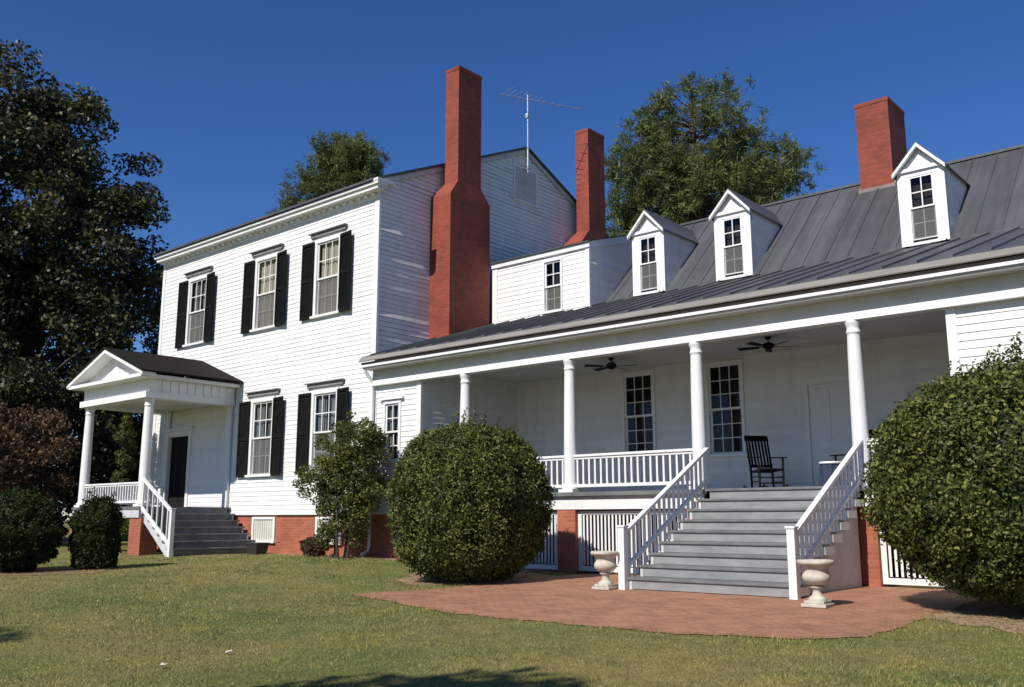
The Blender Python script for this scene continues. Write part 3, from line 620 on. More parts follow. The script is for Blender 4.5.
# -- gabled dormers
def dormer(xc, lab):
    w, y0 = 0.49, 4.36; F = Fr((xc, y0, 0), (1, 0, 0), (0, -1, 0)); ze, za, zb = 8.44, 9.0, 6.70
    ye = lambda z: YBK - 0.02 + (z - ZBK - 0.05) / SS
    m = MB()                                            # front wall with opening, cheeks
    F.box(m, -w, -0.25, zb, ze, -0.06, 0); F.box(m, 0.25, w, zb, ze, -0.06, 0); F.box(m, -0.25, 0.25, zb, zb + .12, -0.06, -0.001); F.box(m, -0.25, 0.25, 8.30, ze, -0.06, -0.001)
    m.prism([F.p(-w, ze, -0.06), F.p(w, ze, -0.06), F.p(0, za - 0.02, -0.06)], (0, -0.05, 0))
    d = m.build('dormer', M['trim'], H, bevel=0.004); tag(d, lab)
    for s in (-1, 1):
        m = MB(); siding(m, Fr((xc + s * (w - .005), y0 + 0.062, 0), (0, 1, 0), (s, 0, 0)), 0, 2.6, 6.72, ze, [], lambda z: (0, max(0.0, ye(z) - y0 + .05)), exp=0.12, off=0.003, jit=0.004, seed=int(xc * 10), warp=0.006, seg=0.3, topo=.009)
        m.build('cheek', M['siding'], d, fix=False)
    m = MB(); o = 0.07; yb = ye(za) + .2; so = (za - ze) / w
    for s in (-1, 1):
        a = [(xc + s * (w + o), y0 - .12, ze - o * so), (xc, y0 - .12, za), (xc, yb, za), (xc + s * (w + o), ye(ze - o * so) + .1, ze - o * so)]
        m.hexa(a + [(p[0], p[1], p[2] + .035) for p in a])
    m.build('roof', M['metal'], d)
    m = MB()
    for s in (-1, 1):
        a = [(xc + s * (w + .06), y0 - .14, ze - o * so - .05), (xc, y0 - .14, za - .09), (xc, y0 - .05, za - .09), (xc + s * (w + .06), y0 - .05, ze - o * so - .05)]
        m.hexa(a + [(p[0], p[1], p[2] + .085) for p in a])
    F.box(m, -w + .02, w - .02, ze - .03, ze + .05, 0.002, 0.05)
    m.build('rake_board', M['trim'], d, bevel=0.003)
    # sashes
    for (q0, q1, n) in ((7.58, 8.30, -0.012), (6.90, 7.62, -0.045)):
        m = MB(); s = .035
        F.box(m, -.25, -.25 + s, q0, q1, n - .03, n); F.box(m, .25 - s, .25, q0, q1, n - .03, n); F.box(m, -.25 + s, .25 - s, q0, q0 + s, n - .03, n + .002); F.box(m, -.25 + s, .25 - s, q1 - s, q1, n - .03, n + .002)
        F.box(m, -.012, .012, q0 + s, q1 - s, n - .022, n - .004); F.box(m, -.25 + s, .25 - s, (q0 + q1) / 2 - .012, (q0 + q1) / 2 + .012, n - .024, n - .006)
        m.build('sash', M['trim'], d)
        m = MB(); F.box(m, -.22, .22, q0 + s - .003, q1 - s + .003, n - .018, n - .014); m.build('pane', M['glass'], d)
    m = MB(); F.box(m, -.24, .24, 6.92, 7.58, -0.040, -0.037); m.build('insect_screen', M['insect_screen'], d)
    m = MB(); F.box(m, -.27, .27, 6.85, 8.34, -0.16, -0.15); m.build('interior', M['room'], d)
    m = MB(); F.box(m, -.33, .33, zb + .06, zb + .12, 0.001, 0.05); m.build('sill', M['trim'], d)
dormer(5.60, 'gabled dormer nearest the shed dormer'); dormer(8.03, 'middle gabled dormer'); dormer(12.5, 'gabled dormer in front of the square chimney')

# -- square chimney on the wing's ridge
m = MB(); m.box(10.36, 11.17, 6.75, 7.95, 8.7, 11.28); c3 = tag(m.build('chimney', M['chimney'], H), 'square brick chimney on the ridge of the wing')
m = MB(); m.box(10.345, 11.185, 6.735, 7.965, 11.28, 11.37); m.build('chimney_cap', M['chimney'], c3)
m = MB(); m.box(10.45, 10.97, 6.95, 7.8, 11.371, 11.39); m.build('flue', M['dark'], c3)
m = MB(); m.hexa([(10.31, 6.71, stz(6.7) + .02), (11.22, 6.71, stz(6.7) + .02), (11.22, 7.0, stz(7.0) + .02), (10.31, 7.0, stz(7.0) + .02), (10.31, 6.71, stz(6.7) + .12), (11.22, 6.71, stz(6.7) + .12), (11.22, 7.0, stz(7.0) + .12), (10.31, 7.0, stz(7.0) + .12)]); m.build('flashing', M['gutterdark'], c3)

# -- downspout at the inner corner
m = MB(); m.tube([(0.06, -0.40, 4.86), (0.06, -0.36, 4.72), (0.05, -0.12, 4.50), (0.05, -0.10, 4.3), (0.05, -0.10, 0.35), (0.05, -0.13, 0.25), (0.08, -0.35, 0.17)], 0.042, 10)
for z in (1.4, 3.0): m.box(-0.02, 0.12, -0.15, -0.03, z, z + .03)
m.build('downspout', M['trim'], H)

# -- porch railings with single balusters
def railing(a, b, z0=1.582, z1=2.36, y=-0.03, parent=H, part='railing'):
    m = MB(); m.box(a, b, y - .055, y + .055, z1 - .05, z1); m.box(a, b, y - .03, y + .03, z1 - .10, z1 - .052); m.box(a, b, y - .04, y + .04, z0 + .10, z0 + .165)
    r = m.build(part, M['trim'], parent, bevel=0.005)
    n = max(2, int((b - a) / 0.148)); proto = None
    for k in range(n):
        x = a + (b - a) * (k + .5) / n
        if proto is None:
            mm = MB(); mm.box(-.021, .021, -.021, .021, z0 + .16, z1 - .095); proto = o = mm.build('baluster', M['trim'], r)
        else: o = proto.copy(); COL.objects.link(o); o.parent = r
        o.location = (x, y, 0)
    return r
railing(CX[0] + .12, CX[1] - .12); railing(CX[1] + .12, CX[2] - .12); railing(CX[3] + .12, PR - .02); railing(PL + .03, CX[0] - .12)

# -- front stairs
SX0, SX1, ZF = 9.70, 12.46, 1.58
Zg = G(11, -3.0) + .022; NR = 9; rise = (ZF - Zg) / NR; run = 0.325; YT = -0.31
m = MB()                                               # carriage: closed sides with stepped tops
for xa_, xb_ in ((SX0 - .0, SX0 + .05), (SX1 - .05, SX1)):
    poly = [(xa_, YT, Zg - .1), (xa_, YT, ZF - .05)]
    for k in range(1, NR): y = YT - (k - 1) * run; z = ZF - rise * k - .045; poly += [(xa_, y, z), (xa_, y - run, z)]
    poly += [(xa_, YT - (NR - 1) * run, Zg - .1)]
    m = MB(); m.prism(poly, (xb_ - xa_, 0, 0))
    if xa_ < 11: st = m.build('front_stairs', M['vent_grey'], H)
    else: m.build('stair_side', M['vent_grey'], st)
for k in range(NR):
    m = MB(); y = YT - k * run; zt = ZF - rise * k
    m.box(SX0 + .052, SX1 - .052, y, y + .02, zt - rise, zt - .04, 0)          # riser
    if k > 0: m.box(SX0 - .03, SX1 + .03, y - .03, y + run - .002, zt - .042, zt - .002, 1)
    else: m.box(SX0 - .03, SX1 + .03, y - .03, y + .008, zt - .042, zt + .002, 1)
    m.build('step', [M['riser'], M['floor']], st, bevel=0.004)
yn = YT - (NR - 1) * run - 0.06
for xs_ in (SX0 - .07, SX1 + .07):
    m = MB(); m.box(xs_ - .06, xs_ + .06, yn - .06, yn + .06, Zg - .05, 0.90); m.box(xs_ - .075, xs_ + .075, yn - .075, yn + .075, 0.90, 0.935)
    m.build('newel_post', M['trim'], st, bevel=0.006)
    m = MB(); a = Vector((xs_, yn + .05, 0.82)); b = Vector((xs_, -0.13, 2.33)); m.bar(a, b, .09, .055)
    dz = Vector((0, 0, .55)); m.bar(a - dz + Vector((0, .04, 0)), b - dz, .06, .06)
    m.build('handrail', M['trim'], st, bevel=0.005)
    n = 17
    for k in range(n):
        t = (k + .7) / (n + .4); p = a.lerp(b, t); m = MB(); bz = ZF - rise * (math.floor((YT - p.y) / run) + 1) if p.y < YT else ZF
        m.box(xs_ - .019, xs_ + .019, p.y - .019, p.y + .019, bz - .01, p.z - .02); m.build('baluster', M['trim'], st)
# cheek trim: the white stepped skirt each baluster stands on
for xs_ in (SX0 - .07, SX1 + .07):
    m = MB()
    for k in range(1, NR): y = YT - (k - 1) * run; zt = ZF - rise * k; m.box(xs_ - .035, xs_ + .035, y - run, y + .03, zt - rise * .9, zt - .047)
    m.build('stringer', M['trim'], st)

# -- entry porch on the left
EX0, EX1, EY, EZ = -10.30, -6.30, -2.85, 1.38
ep = None
m = MB(); m.box(EX0, EX1 + .05, EY - .02, -0.04, EZ - .08, EZ); ep = tag(m.build('entry_porch', M['oldstep'], H), 'small pedimented entry porch at the left end')
m = MB(); m.box(EX0 + .03, EX1, EY, EY + .06, EZ - .30, EZ - .082); m.box(EX1 - .06, EX1, EY + .061, -.04, EZ - .30, EZ - .082); m.build('fascia_board', M['vent_grey'], ep)
cxe = (EX0 + .22, EX1 - .22); cye = EY + .20
for cx in cxe:
    column_mb(cx, cye, EZ + .002, 4.38, 0.14, 0.12, 0.18).build('column', M['trim'], ep)
    m = MB(); m.box(cx - .33, cx + .30, EY + .04, EY + .55, -0.2, EZ - .305); m.build('brick_pier', M['brick'], ep)
    m = MB(); m.box(cx - .12, cx + .12, -0.10, -0.035, EZ + .002, 4.38); m.build('pilaster', M['trim'], ep)
m = MB(); y1 = cye - .20
m.box(EX0, EX1, y1 - .04, y1 + .40, 4.38, 4.56); m.box(EX0 + .04, EX1 - .04, y1 + .06, y1 + .34, 4.562, 4.92)
for xa_, xb_ in ((EX0, EX0 + .40), (EX1 - .40, EX1)):
    m.box(xa_, xb_, y1 + .402, -0.05, 4.381, 4.558); m.box(xa_ + .04, xb_ - .04, y1 + .342, -0.05, 4.563, 4.921)
x = EX0 + .2
y = y1 + .45
while y < -0.2: m.box(EX1 - .041, EX1 - .015, y, y + .10, 4.60, 4.90); y += .26
m.build('entablature', M['trim'], ep, bevel=0.004)
m = MB(); m.box(EX0 + .402, EX1 - .402, y1 + .41, -0.05, 4.47, 4.50); m.build('porch_ceiling', M['ceiling'], ep)
xm = (EX0 + EX1) / 2; zc = 4.92; ox = 0.30; yf = y1 - .33; zp = 5.83
m = MB(); m.box(EX0 - ox + .1, EX1 + ox - .1, yf, y1 + .3, zc + .001, zc + .10); m.box(EX1 - .05, EX1 + ox - .1, y1 + .302, -0.04, zc, zc + .099); m.box(EX0 - ox + .1, EX0 + .05, y1 + .302, -0.04, zc, zc + .099)
m.build('cornice', M['trim'], ep, bevel=0.004)
m = MB(); F = Fr((xm, y1 + .05, 0), (1, 0, 0), (0, -1, 0)); hw = (EX1 - EX0) / 2 + .12
siding(m, F, -hw, hw, zc + .10, zp - .06, [], lambda z: (-hw * (zp - z) / (zp - zc - .1), hw * (zp - z) / (zp - zc - .1)), exp=.12, seed=21); m.build('tympanum', M['siding'], ep, fix=False)
m = MB()
for s in (-1, 1):
    a = [(xm + s * (hw + .18), yf - .02, zc + .03), (xm, yf - .02, zp - .02), (xm, y1 + .06, zp - .02), (xm + s * (hw + .18), y1 + .06, zc + .03)]
    m.hexa(a + [(p[0], p[1], p[2] + .12) for p in a])
m.build('rake_board', M['trim'], ep, bevel=0.004)
m = MB()
for s in (-1, 1):
    a = [(xm + s * (hw + .24), yf - .05, zc + .125), (xm, yf - .05, zp + .105), (xm, -0.04, zp + .105), (xm + s * (hw + .24), -0.04, zc + .125)]
    m.hexa(a + [(p[0], p[1], p[2] + .05) for p in a])
m.build('roof', M['shingle'], ep)
def rail_part(a, b, y): return railing(a, b, EZ + .002, 2.06, y, ep, 'railing')
r = rail_part(cxe[0] + .14, cxe[1] - .14, cye)
for g in list(r.children): g.parent = ep
# left side railing, seen through
m = MB(); m.box(cxe[0] - .05, cxe[0] + .05, cye + .15, -.12, 2.0, 2.06); m.box(cxe[0] - .04, cxe[0] + .04, cye + .15, -.12, EZ + .10, EZ + .16)
for k in range(14): yy_ = cye + .25 + k * .16; m.box(cxe[0] - .02, cxe[0] + .02, yy_, yy_ + .04, EZ + .15, 2.01)
m.build('railing', M['trim'], ep)
# entry stairs descending to the right along the wall
Zl = G(-4.6, -2) ; NE = 7; re = (EZ - Zl) / NE; rn = 0.265; XS = EX1 + .06; ys0, ys1 = EY + .12, -0.10
es = None
for (a, b) in ((ys0, ys0 + .05), (ys1 - .05, ys1)):
    poly = [(XS, a, EZ - .42), (XS, a, EZ - .05)]
    for k in range(1, NE): x = XS + (k - 1) * rn; z = EZ - re * k - .045; poly += [(x, a, z), (x + rn, a, z)]
    xe_ = XS + (NE - 1) * rn; poly += [(xe_, a, Zl - .05), (xe_ - .30, a, Zl - .05)]
    m = MB(); m.prism(poly, (0, b - a, 0))
    if es is None: es = m.build('entry_stairs', M['vent_grey'], H)
    else: m.build('stair_side', M['vent_grey'], es)
for k in range(NE):
    m = MB(); x = XS + k * rn; zt = EZ - re * k
    m.box(x - .02, x, ys0 + .052, ys1 - .052, zt - re, zt - .04)
    if k > 0: m.box(x - rn + .002, x + .03, ys0 - .03, ys1 + .03, zt - .042, zt - .002, 1)
    m.build('step', [M['oldstep'], M['floor']], es, bevel=0.004)
xn = XS + (NE - 1) * rn + .02
m = MB(); m.box(xn - .055, xn + .055, ys0 - .13, ys0 - .02, Zl - .1, 1.28); m.box(xn - .07, xn + .07, ys0 - .145, ys0 - .005, 1.28, 1.31); m.build('newel_post', M['trim'], es, bevel=0.005)
m = MB(); m.bar((xn, ys0 - .075, 1.22), (cxe[1] + .1, ys0 - .075, 2.22), .09, .06); m.bar((xn, ys0 - .075, 0.34), (cxe[1] + .2, ys0 - .075, 1.40), .05, .10); m.build('handrail', M['trim'], es, bevel=0.004)
for k in range(6): t = (k + .8) / 6.6; xb_ = xn + (cxe[1] + .1 - xn) * t; m = MB(); m.box(xb_ - .018, xb_ + .018, ys0 - .093, ys0 - .057, 0.4 + .9 * t, 1.2 + 1.0 * t); m.build('baluster', M['trim'], es)

# ------------------------------------------------------------------ things on and around the house
# stone urns
def urn(x, y, label):
    z = G(x, y) + .010
    t = thing('stone_urn', label, 'urn', (x, y, z), random.Random(int(x * 9)).uniform(-.1, .1), 'stone urns flanking the front steps')
    m = MB(); m.box(-.165, .165, -.165, .165, 0, .045); m.box(-.135, .135, -.135, .135, .045, .085); m.build('plinth', M['stone'], t, bevel=.008)
    m = MB(); m.lathe([(.12, .085), (.125, .10), (.10, .125), (.065, .15), (.055, .20), (.07, .235), (.095, .245), (.095, .265), (.07, .275)], (0, 0, 0), 28); m.build('stem', M['stone'], t)
    m = MB(); pr = [(.07, .275), (.12, .29), (.165, .325), (.185, .37), (.18, .405), (.16, .43), (.15, .46), (.16, .50), (.19, .53), (.225, .545), (.24, .555), (.24, .585), (.225, .60), (.19, .60), (.165, .57), (.15, .50), (.12, .45), (.02, .44)]
    m.lathe(pr, (0, 0, 0), 32); m.build('bowl', M['stone'], t)
    m = MB(); m.lathe([(.158, .545), (.10, .552), (.01, .556)], (0, 0, 0), 20); m.build('soil', M['rubber'], t)
    return t
urn(9.37, -3.10, 'pale stone urn standing left of the front steps, before the lattice panel')
urn(13.15, -3.65, 'pale stone urn standing right of the front steps, beside the brick pier')

# rocking chair
def rocker(x, y, rz, label):
    t = thing('rocking_chair', label, 'chair', (x, y, 1.582), rz, 'rocking chairs on the porch'); B = M['black']
    m = MB()
    m.hexa([(-.25, -.27, .43), (.25, -.27, .43), (.22, .20, .39), (-.22, .20, .39), (-.26, -.28, .465), (.26, -.28, .465), (.23, .21, .425), (-.23, .21, .425)]); m.build('seat', B, t, bevel=.01)
    for s in (-1, 1):
        m = MB(); m.tube([(s * .24, .16, .05), (s * .235, .19, .42), (s * .235, .30, .85), (s * .235, .38, 1.16)], [.022, .024, .022, .017], 10); m.build('back_post', B, t)
        m = MB(); m.tube([(s * .26, -.24, .05), (s * .26, -.24, .40), (s * .27, -.23, .67)], [.022, .026, .02], 10); m.build('front_leg', B, t)
        m = MB(); m.hexa([(s * .275 - .05, -.33, .665), (s * .275 + .05, -.33, .665), (s * .25 + .03, .27, .70), (s * .25 - .03, .27, .70), (s * .275 - .05, -.33, .69), (s * .275 + .05, -.33, .69), (s * .25 + .03, .27, .725), (s * .25 - .03, .27, .725)]); m.build('armrest', B, t, bevel=.008)
        m = MB(); pts = []
        for k in range(13): a = -0.42 + 0.84 * k / 12; pts.append((s * .25, 1.18 * math.sin(a) + .05, 1.18 * (1 - math.cos(a)) + .022))
        for k in range(12): m.bar(pts[k], pts[k + 1], .032, .045)
        m.build('rocker_runner', B, t)
        m = MB(); m.tube([(s * .26, -.24, .2), (s * .24, .17, .2)], .012, 8); m.tube([(s * .26, -.24, .3), (s * .24, .17, .3)], .012, 8); m.build('side_stretcher', B, t)
    m = MB(); m.hexa([(-.27, .355, 1.06), (.27, .355, 1.06), (.27, .375, 1.06), (-.27, .375, 1.06), (-.26, .385, 1.18), (.26, .385, 1.18), (.26, .41, 1.18), (-.26, .41, 1.18)]); m.build('top_rail', B, t, bevel=.008)
    m = MB(); m.bar((-.23, .22, .53), (.23, .22, .53), .03, .06); m.build('bottom_rail', B, t)
    for k in range(6):
        xx = -.175 + .07 * k; m = MB(); m.hexa([(xx - .02, .215, .54), (xx + .02, .215, .54), (xx + .02, .232, .54), (xx - .02, .232, .54), (xx - .022, .355, 1.08), (xx + .022, .355, 1.08), (xx + .022, .372, 1.08), (xx - .022, .372, 1.08)]); m.build('slat', B, t)
    for z in (.17, .28): m = MB(); m.tube([(-.26, -.24, z), (.26, -.24, z)], .013, 8); m.build('front_stretcher', B, t)
    return t
rocker(9.66, 2.2, R(52), 'black slat-back rocking chair in full view at the head of the steps')
rocker(11.45, 2.35, R(-30), 'black rocking chair half hidden behind the right handrail and column')
# small table beside it
t = thing('side_table', 'small table with a white top and blue cloth skirt behind the right handrail', 'table', (11.40, 1.30, 1.582))
m = MB(); m.lathe([(.20, .46), (.21, .47), (.21, .49), (.20, .50)], (0, 0, 0), 24); m.build('tabletop', M['trim'], t)
m = MB(); n = 40; vs = []
for z, rr_ in ((.455, .185), (.25, .195), (.03, .21)):
    for k in range(n): a = 2 * math.pi * k / n; q = rr_ + (.018 * math.sin(a * 9) if z < .5 else 0); vs.append((q * math.cos(a), q * math.sin(a), z))
m.add(vs, [(i * n + k, i * n + (k + 1) % n, (i + 1) * n + (k + 1) % n, (i + 1) * n + k) for i in range(2) for k in range(n)], 0, True); m.build('cloth_skirt', M['blue_cloth'], t)
m = MB(); m.tube([(0, 0, 0), (0, 0, .52)], .03, 10); m.box(-.15, .15, -.02, .02, 0, .03); m.box(-.02, .02, -.15, .15, 0.001, .031); m.build('leg', M['black'], t)

# ceiling fans
def fan(x, y, a0, label):
    t = thing('ceiling_fan', label, 'ceiling fan', (x, y, 4.707), a0, 'ceiling fans under the porch roof')
    m = MB(); m.lathe([(.03, -.06), (.06, -.03), (.07, 0)], (0, 0, 0), 18); m.build('canopy', M['black'], t)
    m = MB(); m.tube([(0, 0, -.13), (0, 0, -.05)], .014, 8); m.build('downrod', M['black'], t)
    m = MB(); m.lathe([(.02, -.27), (.06, -.265), (.075, -.24), (.11, -.225), (.125, -.19), (.12, -.15), (.06, -.125), (.02, -.12)], (0, 0, 0), 24); m.build('motor', M['black'], t)
    pb = None
    for k in range(5):
        m = MB(); ca = 2 * math.pi * k / 5
        if pb is None:
            m.hexa([(.10, -.02, -.205), (.22, -.02, -.205), (.22, .02, -.205), (.10, .02, -.205), (.10, -.02, -.195), (.22, -.02, -.195), (.22, .02, -.195), (.10, .02, -.195)])
            m.hexa([(.20, -.055, -.218), (.64, -.075, -.222), (.64, .075, -.192), (.20, .055, -.194), (.20, -.055, -.210), (.64, -.075, -.214), (.64, .075, -.184), (.20, .055, -.186)])
            pb = o = m.build('blade', M['black'], t, bevel=.003)
        else: o = pb.copy(); COL.objects.link(o); o.parent = t
        o.rotation_euler = (0, 0, ca)
fan(6.12, 1.85, 0.3, 'black ceiling fan above the left porch window')
fan(10.02, 1.85, 0.75, 'black ceiling fan above the rocking chair')

# television aerial on the gable
t = thing('television_aerial', 'thin metal television aerial on a mast fixed to the gable peak', 'aerial', (0.16, 6.0, 11.9))
m = MB(); m.tube([(0, 0, 0), (0, 0, 2.65)], .022, 8); m.tube([(0, 0, 0.2), (0, 0, 0.85)], .034, 8); m.build('mast', M['alu'], t)
m = MB(); m.box(-.05, .05, -.06, .06, 1.86, 2.0); m.build('rotor', M['vent_grey'], t)
m = MB()
for z in (.1, .8): m.box(-.12, .02, -.04, .04, z, z + .04)
m.build('bracket', M['alu'], t)
bd = Vector((0.44, 0.90, 0.0)).normalized(); pd = Vector((-bd.y, bd.x, 0)); ctr = Vector((0, 0, 2.5))
m = MB(); m.tube([ctr - bd * 0.95, ctr + bd * 1.95], .013, 8); m.build('boom', M['alu'], t)
for k, (s, L) in enumerate([(-.9, .62), (-.7, .55), (-.5, .48), (-.3, .5), (-.08, .4), (.12, .34), (.32, .3), (.55, .26), (.85, .2), (1.15, .16), (1.5, .16), (1.85, .14)]):
    m = MB(); c = ctr + bd * s
    sw = bd * (.22 * L if s < .5 else 0)
    for g in (-1, 1): m.tube([c, c + pd * g * L + sw], .008, 6)
    m.build('element', M['alu'], t)

# dark square planter at the foot of the wall
t = thing('planter_box', 'low dark square planter box under the basement window beside the entry steps', 'planter', (-3.95, -0.62, G(-3.95, -.62)))
m = MB()
m.hexa([(-.20, -.16, 0), (.20, -.16, 0), (.20, .16, 0), (-.20, .16, 0), (-.25, -.2, .26), (.25, -.2, .26), (.25, .2, .26), (-.25, .2, .26)]); m.build('tub', M['rubber'], t, bevel=.01)
m = MB(); m.box(-.27, .27, -.22, .22, .26, .31); m.build('rim', M['rubber'], t, bevel=.01)

# two pale scraps on the lawn
for (x, y, a, lab) in ((9.9, -11.05, .4, 'pale fallen leaf on the lawn, nearer the left edge'), (9.75, -10.25, 1.3, 'pale fallen leaf on the lawn, farther from the left edge')):
    m = MB(); m.add([(-.05, 0, .0), (-.02, -.03, .012), (.05, -.01, .02), (.06, .02, .03), (0, .035, .015), (-.03, .025, .03)], [(0, 1, 4, 5), (1, 2, 3, 4)])
    o = m.build('fallen_leaf', M['brown_leaf'], fix=False); o.location = (x, y, G(x, y) + .03); o.rotation_euler = (0, 0, a); o.scale = (.75, .75, .75); tag(o, lab, 'leaf')
    sol = o.modifiers.new('thickness', 'SOLIDIFY'); sol.thickness = .003

# ------------------------------------------------------------------ vegetation
def leaves_obj(name, P, Nn, ls, ws, mat, parent, seed, flat=0.6):
    """one mesh of many diamond leaves at points P; flat = how closely leaves face along Nn"""
    rng = np.random.default_rng(seed); n = len(P)
    nn = Nn * flat + rng.normal(size=(n, 3)) * (1.05 - flat); nn /= np.linalg.norm(nn, axis=1)[:, None] + 1e-9
    t = rng.normal(size=(n, 3)); a = np.cross(nn, t); a /= np.linalg.norm(a, axis=1)[:, None] + 1e-9; b = np.cross(nn, a)
    L = ls * rng.uniform(.65, 1.3, n)[:, None]; Wd = ws * rng.uniform(.65, 1.3, n)[:, None]
    V = np.empty((n, 4, 3)); bend = nn * L * .12
    V[:, 0] = P - a * L / 2 - bend; V[:, 1] = P + b * Wd / 2; V[:, 2] = P + a * L / 2 - bend; V[:, 3] = P - b * Wd / 2
    return quads(name, V, mat, parent)
def quads(name, V, mat, parent):
    n = len(V); k = V.shape[1]; me = bpy.data.meshes.new(name)
    me.vertices.add(n * k); me.vertices.foreach_set('co', V.reshape(-1).astype(np.float32))
    me.loops.add(n * k); me.loops.foreach_set('vertex_index', np.arange(n * k, dtype=np.int32))
    me.polygons.add(n); me.polygons.foreach_set('loop_start', np.arange(0, n * k, k, dtype=np.int32))
    me.update(calc_edges=True); me.validate(); me.materials.append(mat)
    o = bpy.data.objects.new(name, me); COL.objects.link(o)
    if parent: o.parent = parent
    return o
def sph(rng, n):
    d = rng.normal(size=(n, 3)); return d / np.linalg.norm(d, axis=1)[:, None]

def lump(d, ph, amp):
    f = 0
    for i, (k, w) in enumerate(((2.1, .5), (4.3, .35), (8.5, .28), (15, .16))):
        f = f + w * np.sin(d[:, 0] * k + ph[i]) * np.sin(d[:, 1] * k * 1.1 + ph[i + 1]) + w * .8 * np.sin(d[:, 2] * k * 1.2 + ph[i + 2])
    return 1 + amp * f
def shrub(name, label, cat, x, y, rx, ry, h, zc, n, ls, mat, seed, group=None, amp=.07, sprouts=0, sq=0.0, sqb=None):
    """rounded clipped shrub: leaves in a shell round a lumpy body, stems beneath"""
    rng = np.random.default_rng(seed); z0 = G(x, y); t = thing(name, label, cat, (x, y, z0), 0, group)
    ph = rng.uniform(0, 6.28, 8)
    # leaves gather in sprays at the twig ends, with darker hollows between them
    nc = max(40, n // 46); cd = sph(rng, nc); k = rng.integers(0, nc, n)
    d = cd[k] + rng.normal(size=(n, 3)) * (.066 / max(rx, .6)) ; d /= np.linalg.norm(d, axis=1)[:, None]
    half = rng.uniform(size=n) < .30; d[half] = sph(rng, int(half.sum()))
    rz = np.where(d[:, 2] > 0, h - zc, zc * .98)
    sqb = sq if sqb is None else sqb
    d2 = np.sign(d) * np.abs(d) ** (1 - np.where(d[:, 2:3] < 0, sqb, sq))
    f = lump(d, ph, amp); out = rng.normal(size=nc) * .022
    dep = 1 + out[k] - np.abs(rng.normal(size=n)) * .05 + rng.normal(size=n) * .012; dep[half] -= .06
    P = d2 * np.stack([np.full(n, rx), np.full(n, ry), rz], 1) * (f * dep)[:, None] + np.array([0, 0, zc])
    P[:, 2] = np.maximum(P[:, 2], .03 + rng.uniform(0, .1, n))
    Nn = d.copy(); Nn[:, 2] += .35
    r_ = random.Random(seed); ep_, en_ = [], []
    for k in range(sprouts):
        a = r_.uniform(0, 6.28); q = r_.uniform(.1, .8); bx, by = rx * q * math.cos(a), ry * q * math.sin(a); bz = zc + (h - zc) * math.sqrt(1 - q * q) * .97
        L = r_.uniform(.10, .34)
        for s_ in range(16): ep_.append((bx + r_.uniform(-.03, .03) + s_ * .003, by + r_.uniform(-.03, .03), bz + L * s_ / 15)); en_.append((math.cos(s_ * 2.4), math.sin(s_ * 2.4), .6))
    if sprouts: P = np.concatenate([P, np.array(ep_)]); Nn = np.concatenate([Nn, np.array(en_)])
    leaves_obj('foliage', P, Nn, ls, ls * .55, mat, t, seed + 1, .45)
    # inner body of twiggy growth, coloured dark green to stand in for inner shade
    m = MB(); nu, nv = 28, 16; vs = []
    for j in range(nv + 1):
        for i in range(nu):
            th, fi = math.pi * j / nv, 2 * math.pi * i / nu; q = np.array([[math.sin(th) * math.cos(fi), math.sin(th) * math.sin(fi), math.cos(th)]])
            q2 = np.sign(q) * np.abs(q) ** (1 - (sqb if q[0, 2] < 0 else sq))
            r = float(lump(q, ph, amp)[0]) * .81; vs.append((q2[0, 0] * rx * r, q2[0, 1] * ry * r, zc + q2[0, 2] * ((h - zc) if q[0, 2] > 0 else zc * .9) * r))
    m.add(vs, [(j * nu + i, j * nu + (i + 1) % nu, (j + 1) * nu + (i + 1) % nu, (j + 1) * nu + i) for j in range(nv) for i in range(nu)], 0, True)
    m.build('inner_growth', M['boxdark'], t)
    m = MB(); r_ = random.Random(seed)
    for k in range(7): a = r_.uniform(0, 6.28); m.tube([(0.10 * math.cos(a), .10 * math.sin(a), -.05), (rx * .45 * math.cos(a), ry * .45 * math.sin(a), zc * .8)], [.035, .018], 7)
    m.build('stem', M['bark'], t)
    return t
shrub('round_shrub', 'big round clipped green shrub at the left edge of the brick patio', 'shrub', 6.25, -3.0, 1.46, 1.46, 2.88, 1.40, 72000, .062, M['boxwood'], 11, amp=.06, sprouts=30, sq=.13, sqb=.14)
shrub('round_shrub', 'large dark green shrub at the right edge, hiding the end of the porch', 'shrub', 16.02, -2.70, 2.20, 1.85, 3.16, 1.50, 120000, .060, M['boxwood'], 12, amp=.055, sprouts=110, sq=.13, sqb=.22)
shrub('low_shrub', 'dark clumpy shrub at the left edge of the lawn', 'shrub', -2.95, -7.25, .95, .85, 1.62, .78, 16000, .07, M['boxdark'], 13, amp=.20, sprouts=10)
shrub('low_shrub', 'smaller upright shrub between the dark clump and the entry porch', 'shrub', -2.15, -6.0, .58, .58, 1.55, .76, 12000, .065, M['boxdark'], 14, amp=.22, sprouts=6)
shrub('low_shrub', 'little rust-red bush under the second basement window', 'shrub', -1.45, -0.62, .42, .30, .55, .25, 3000, .055, M['redleaf'], 15, amp=.32)
shrub('low_shrub', 'green bush standing behind the entry porch pier', 'shrub', -13.2, 1.2, 1.1, 1.1, 1.7, .8, 6000, .10, M['brightleaf'], 16, amp=.12)

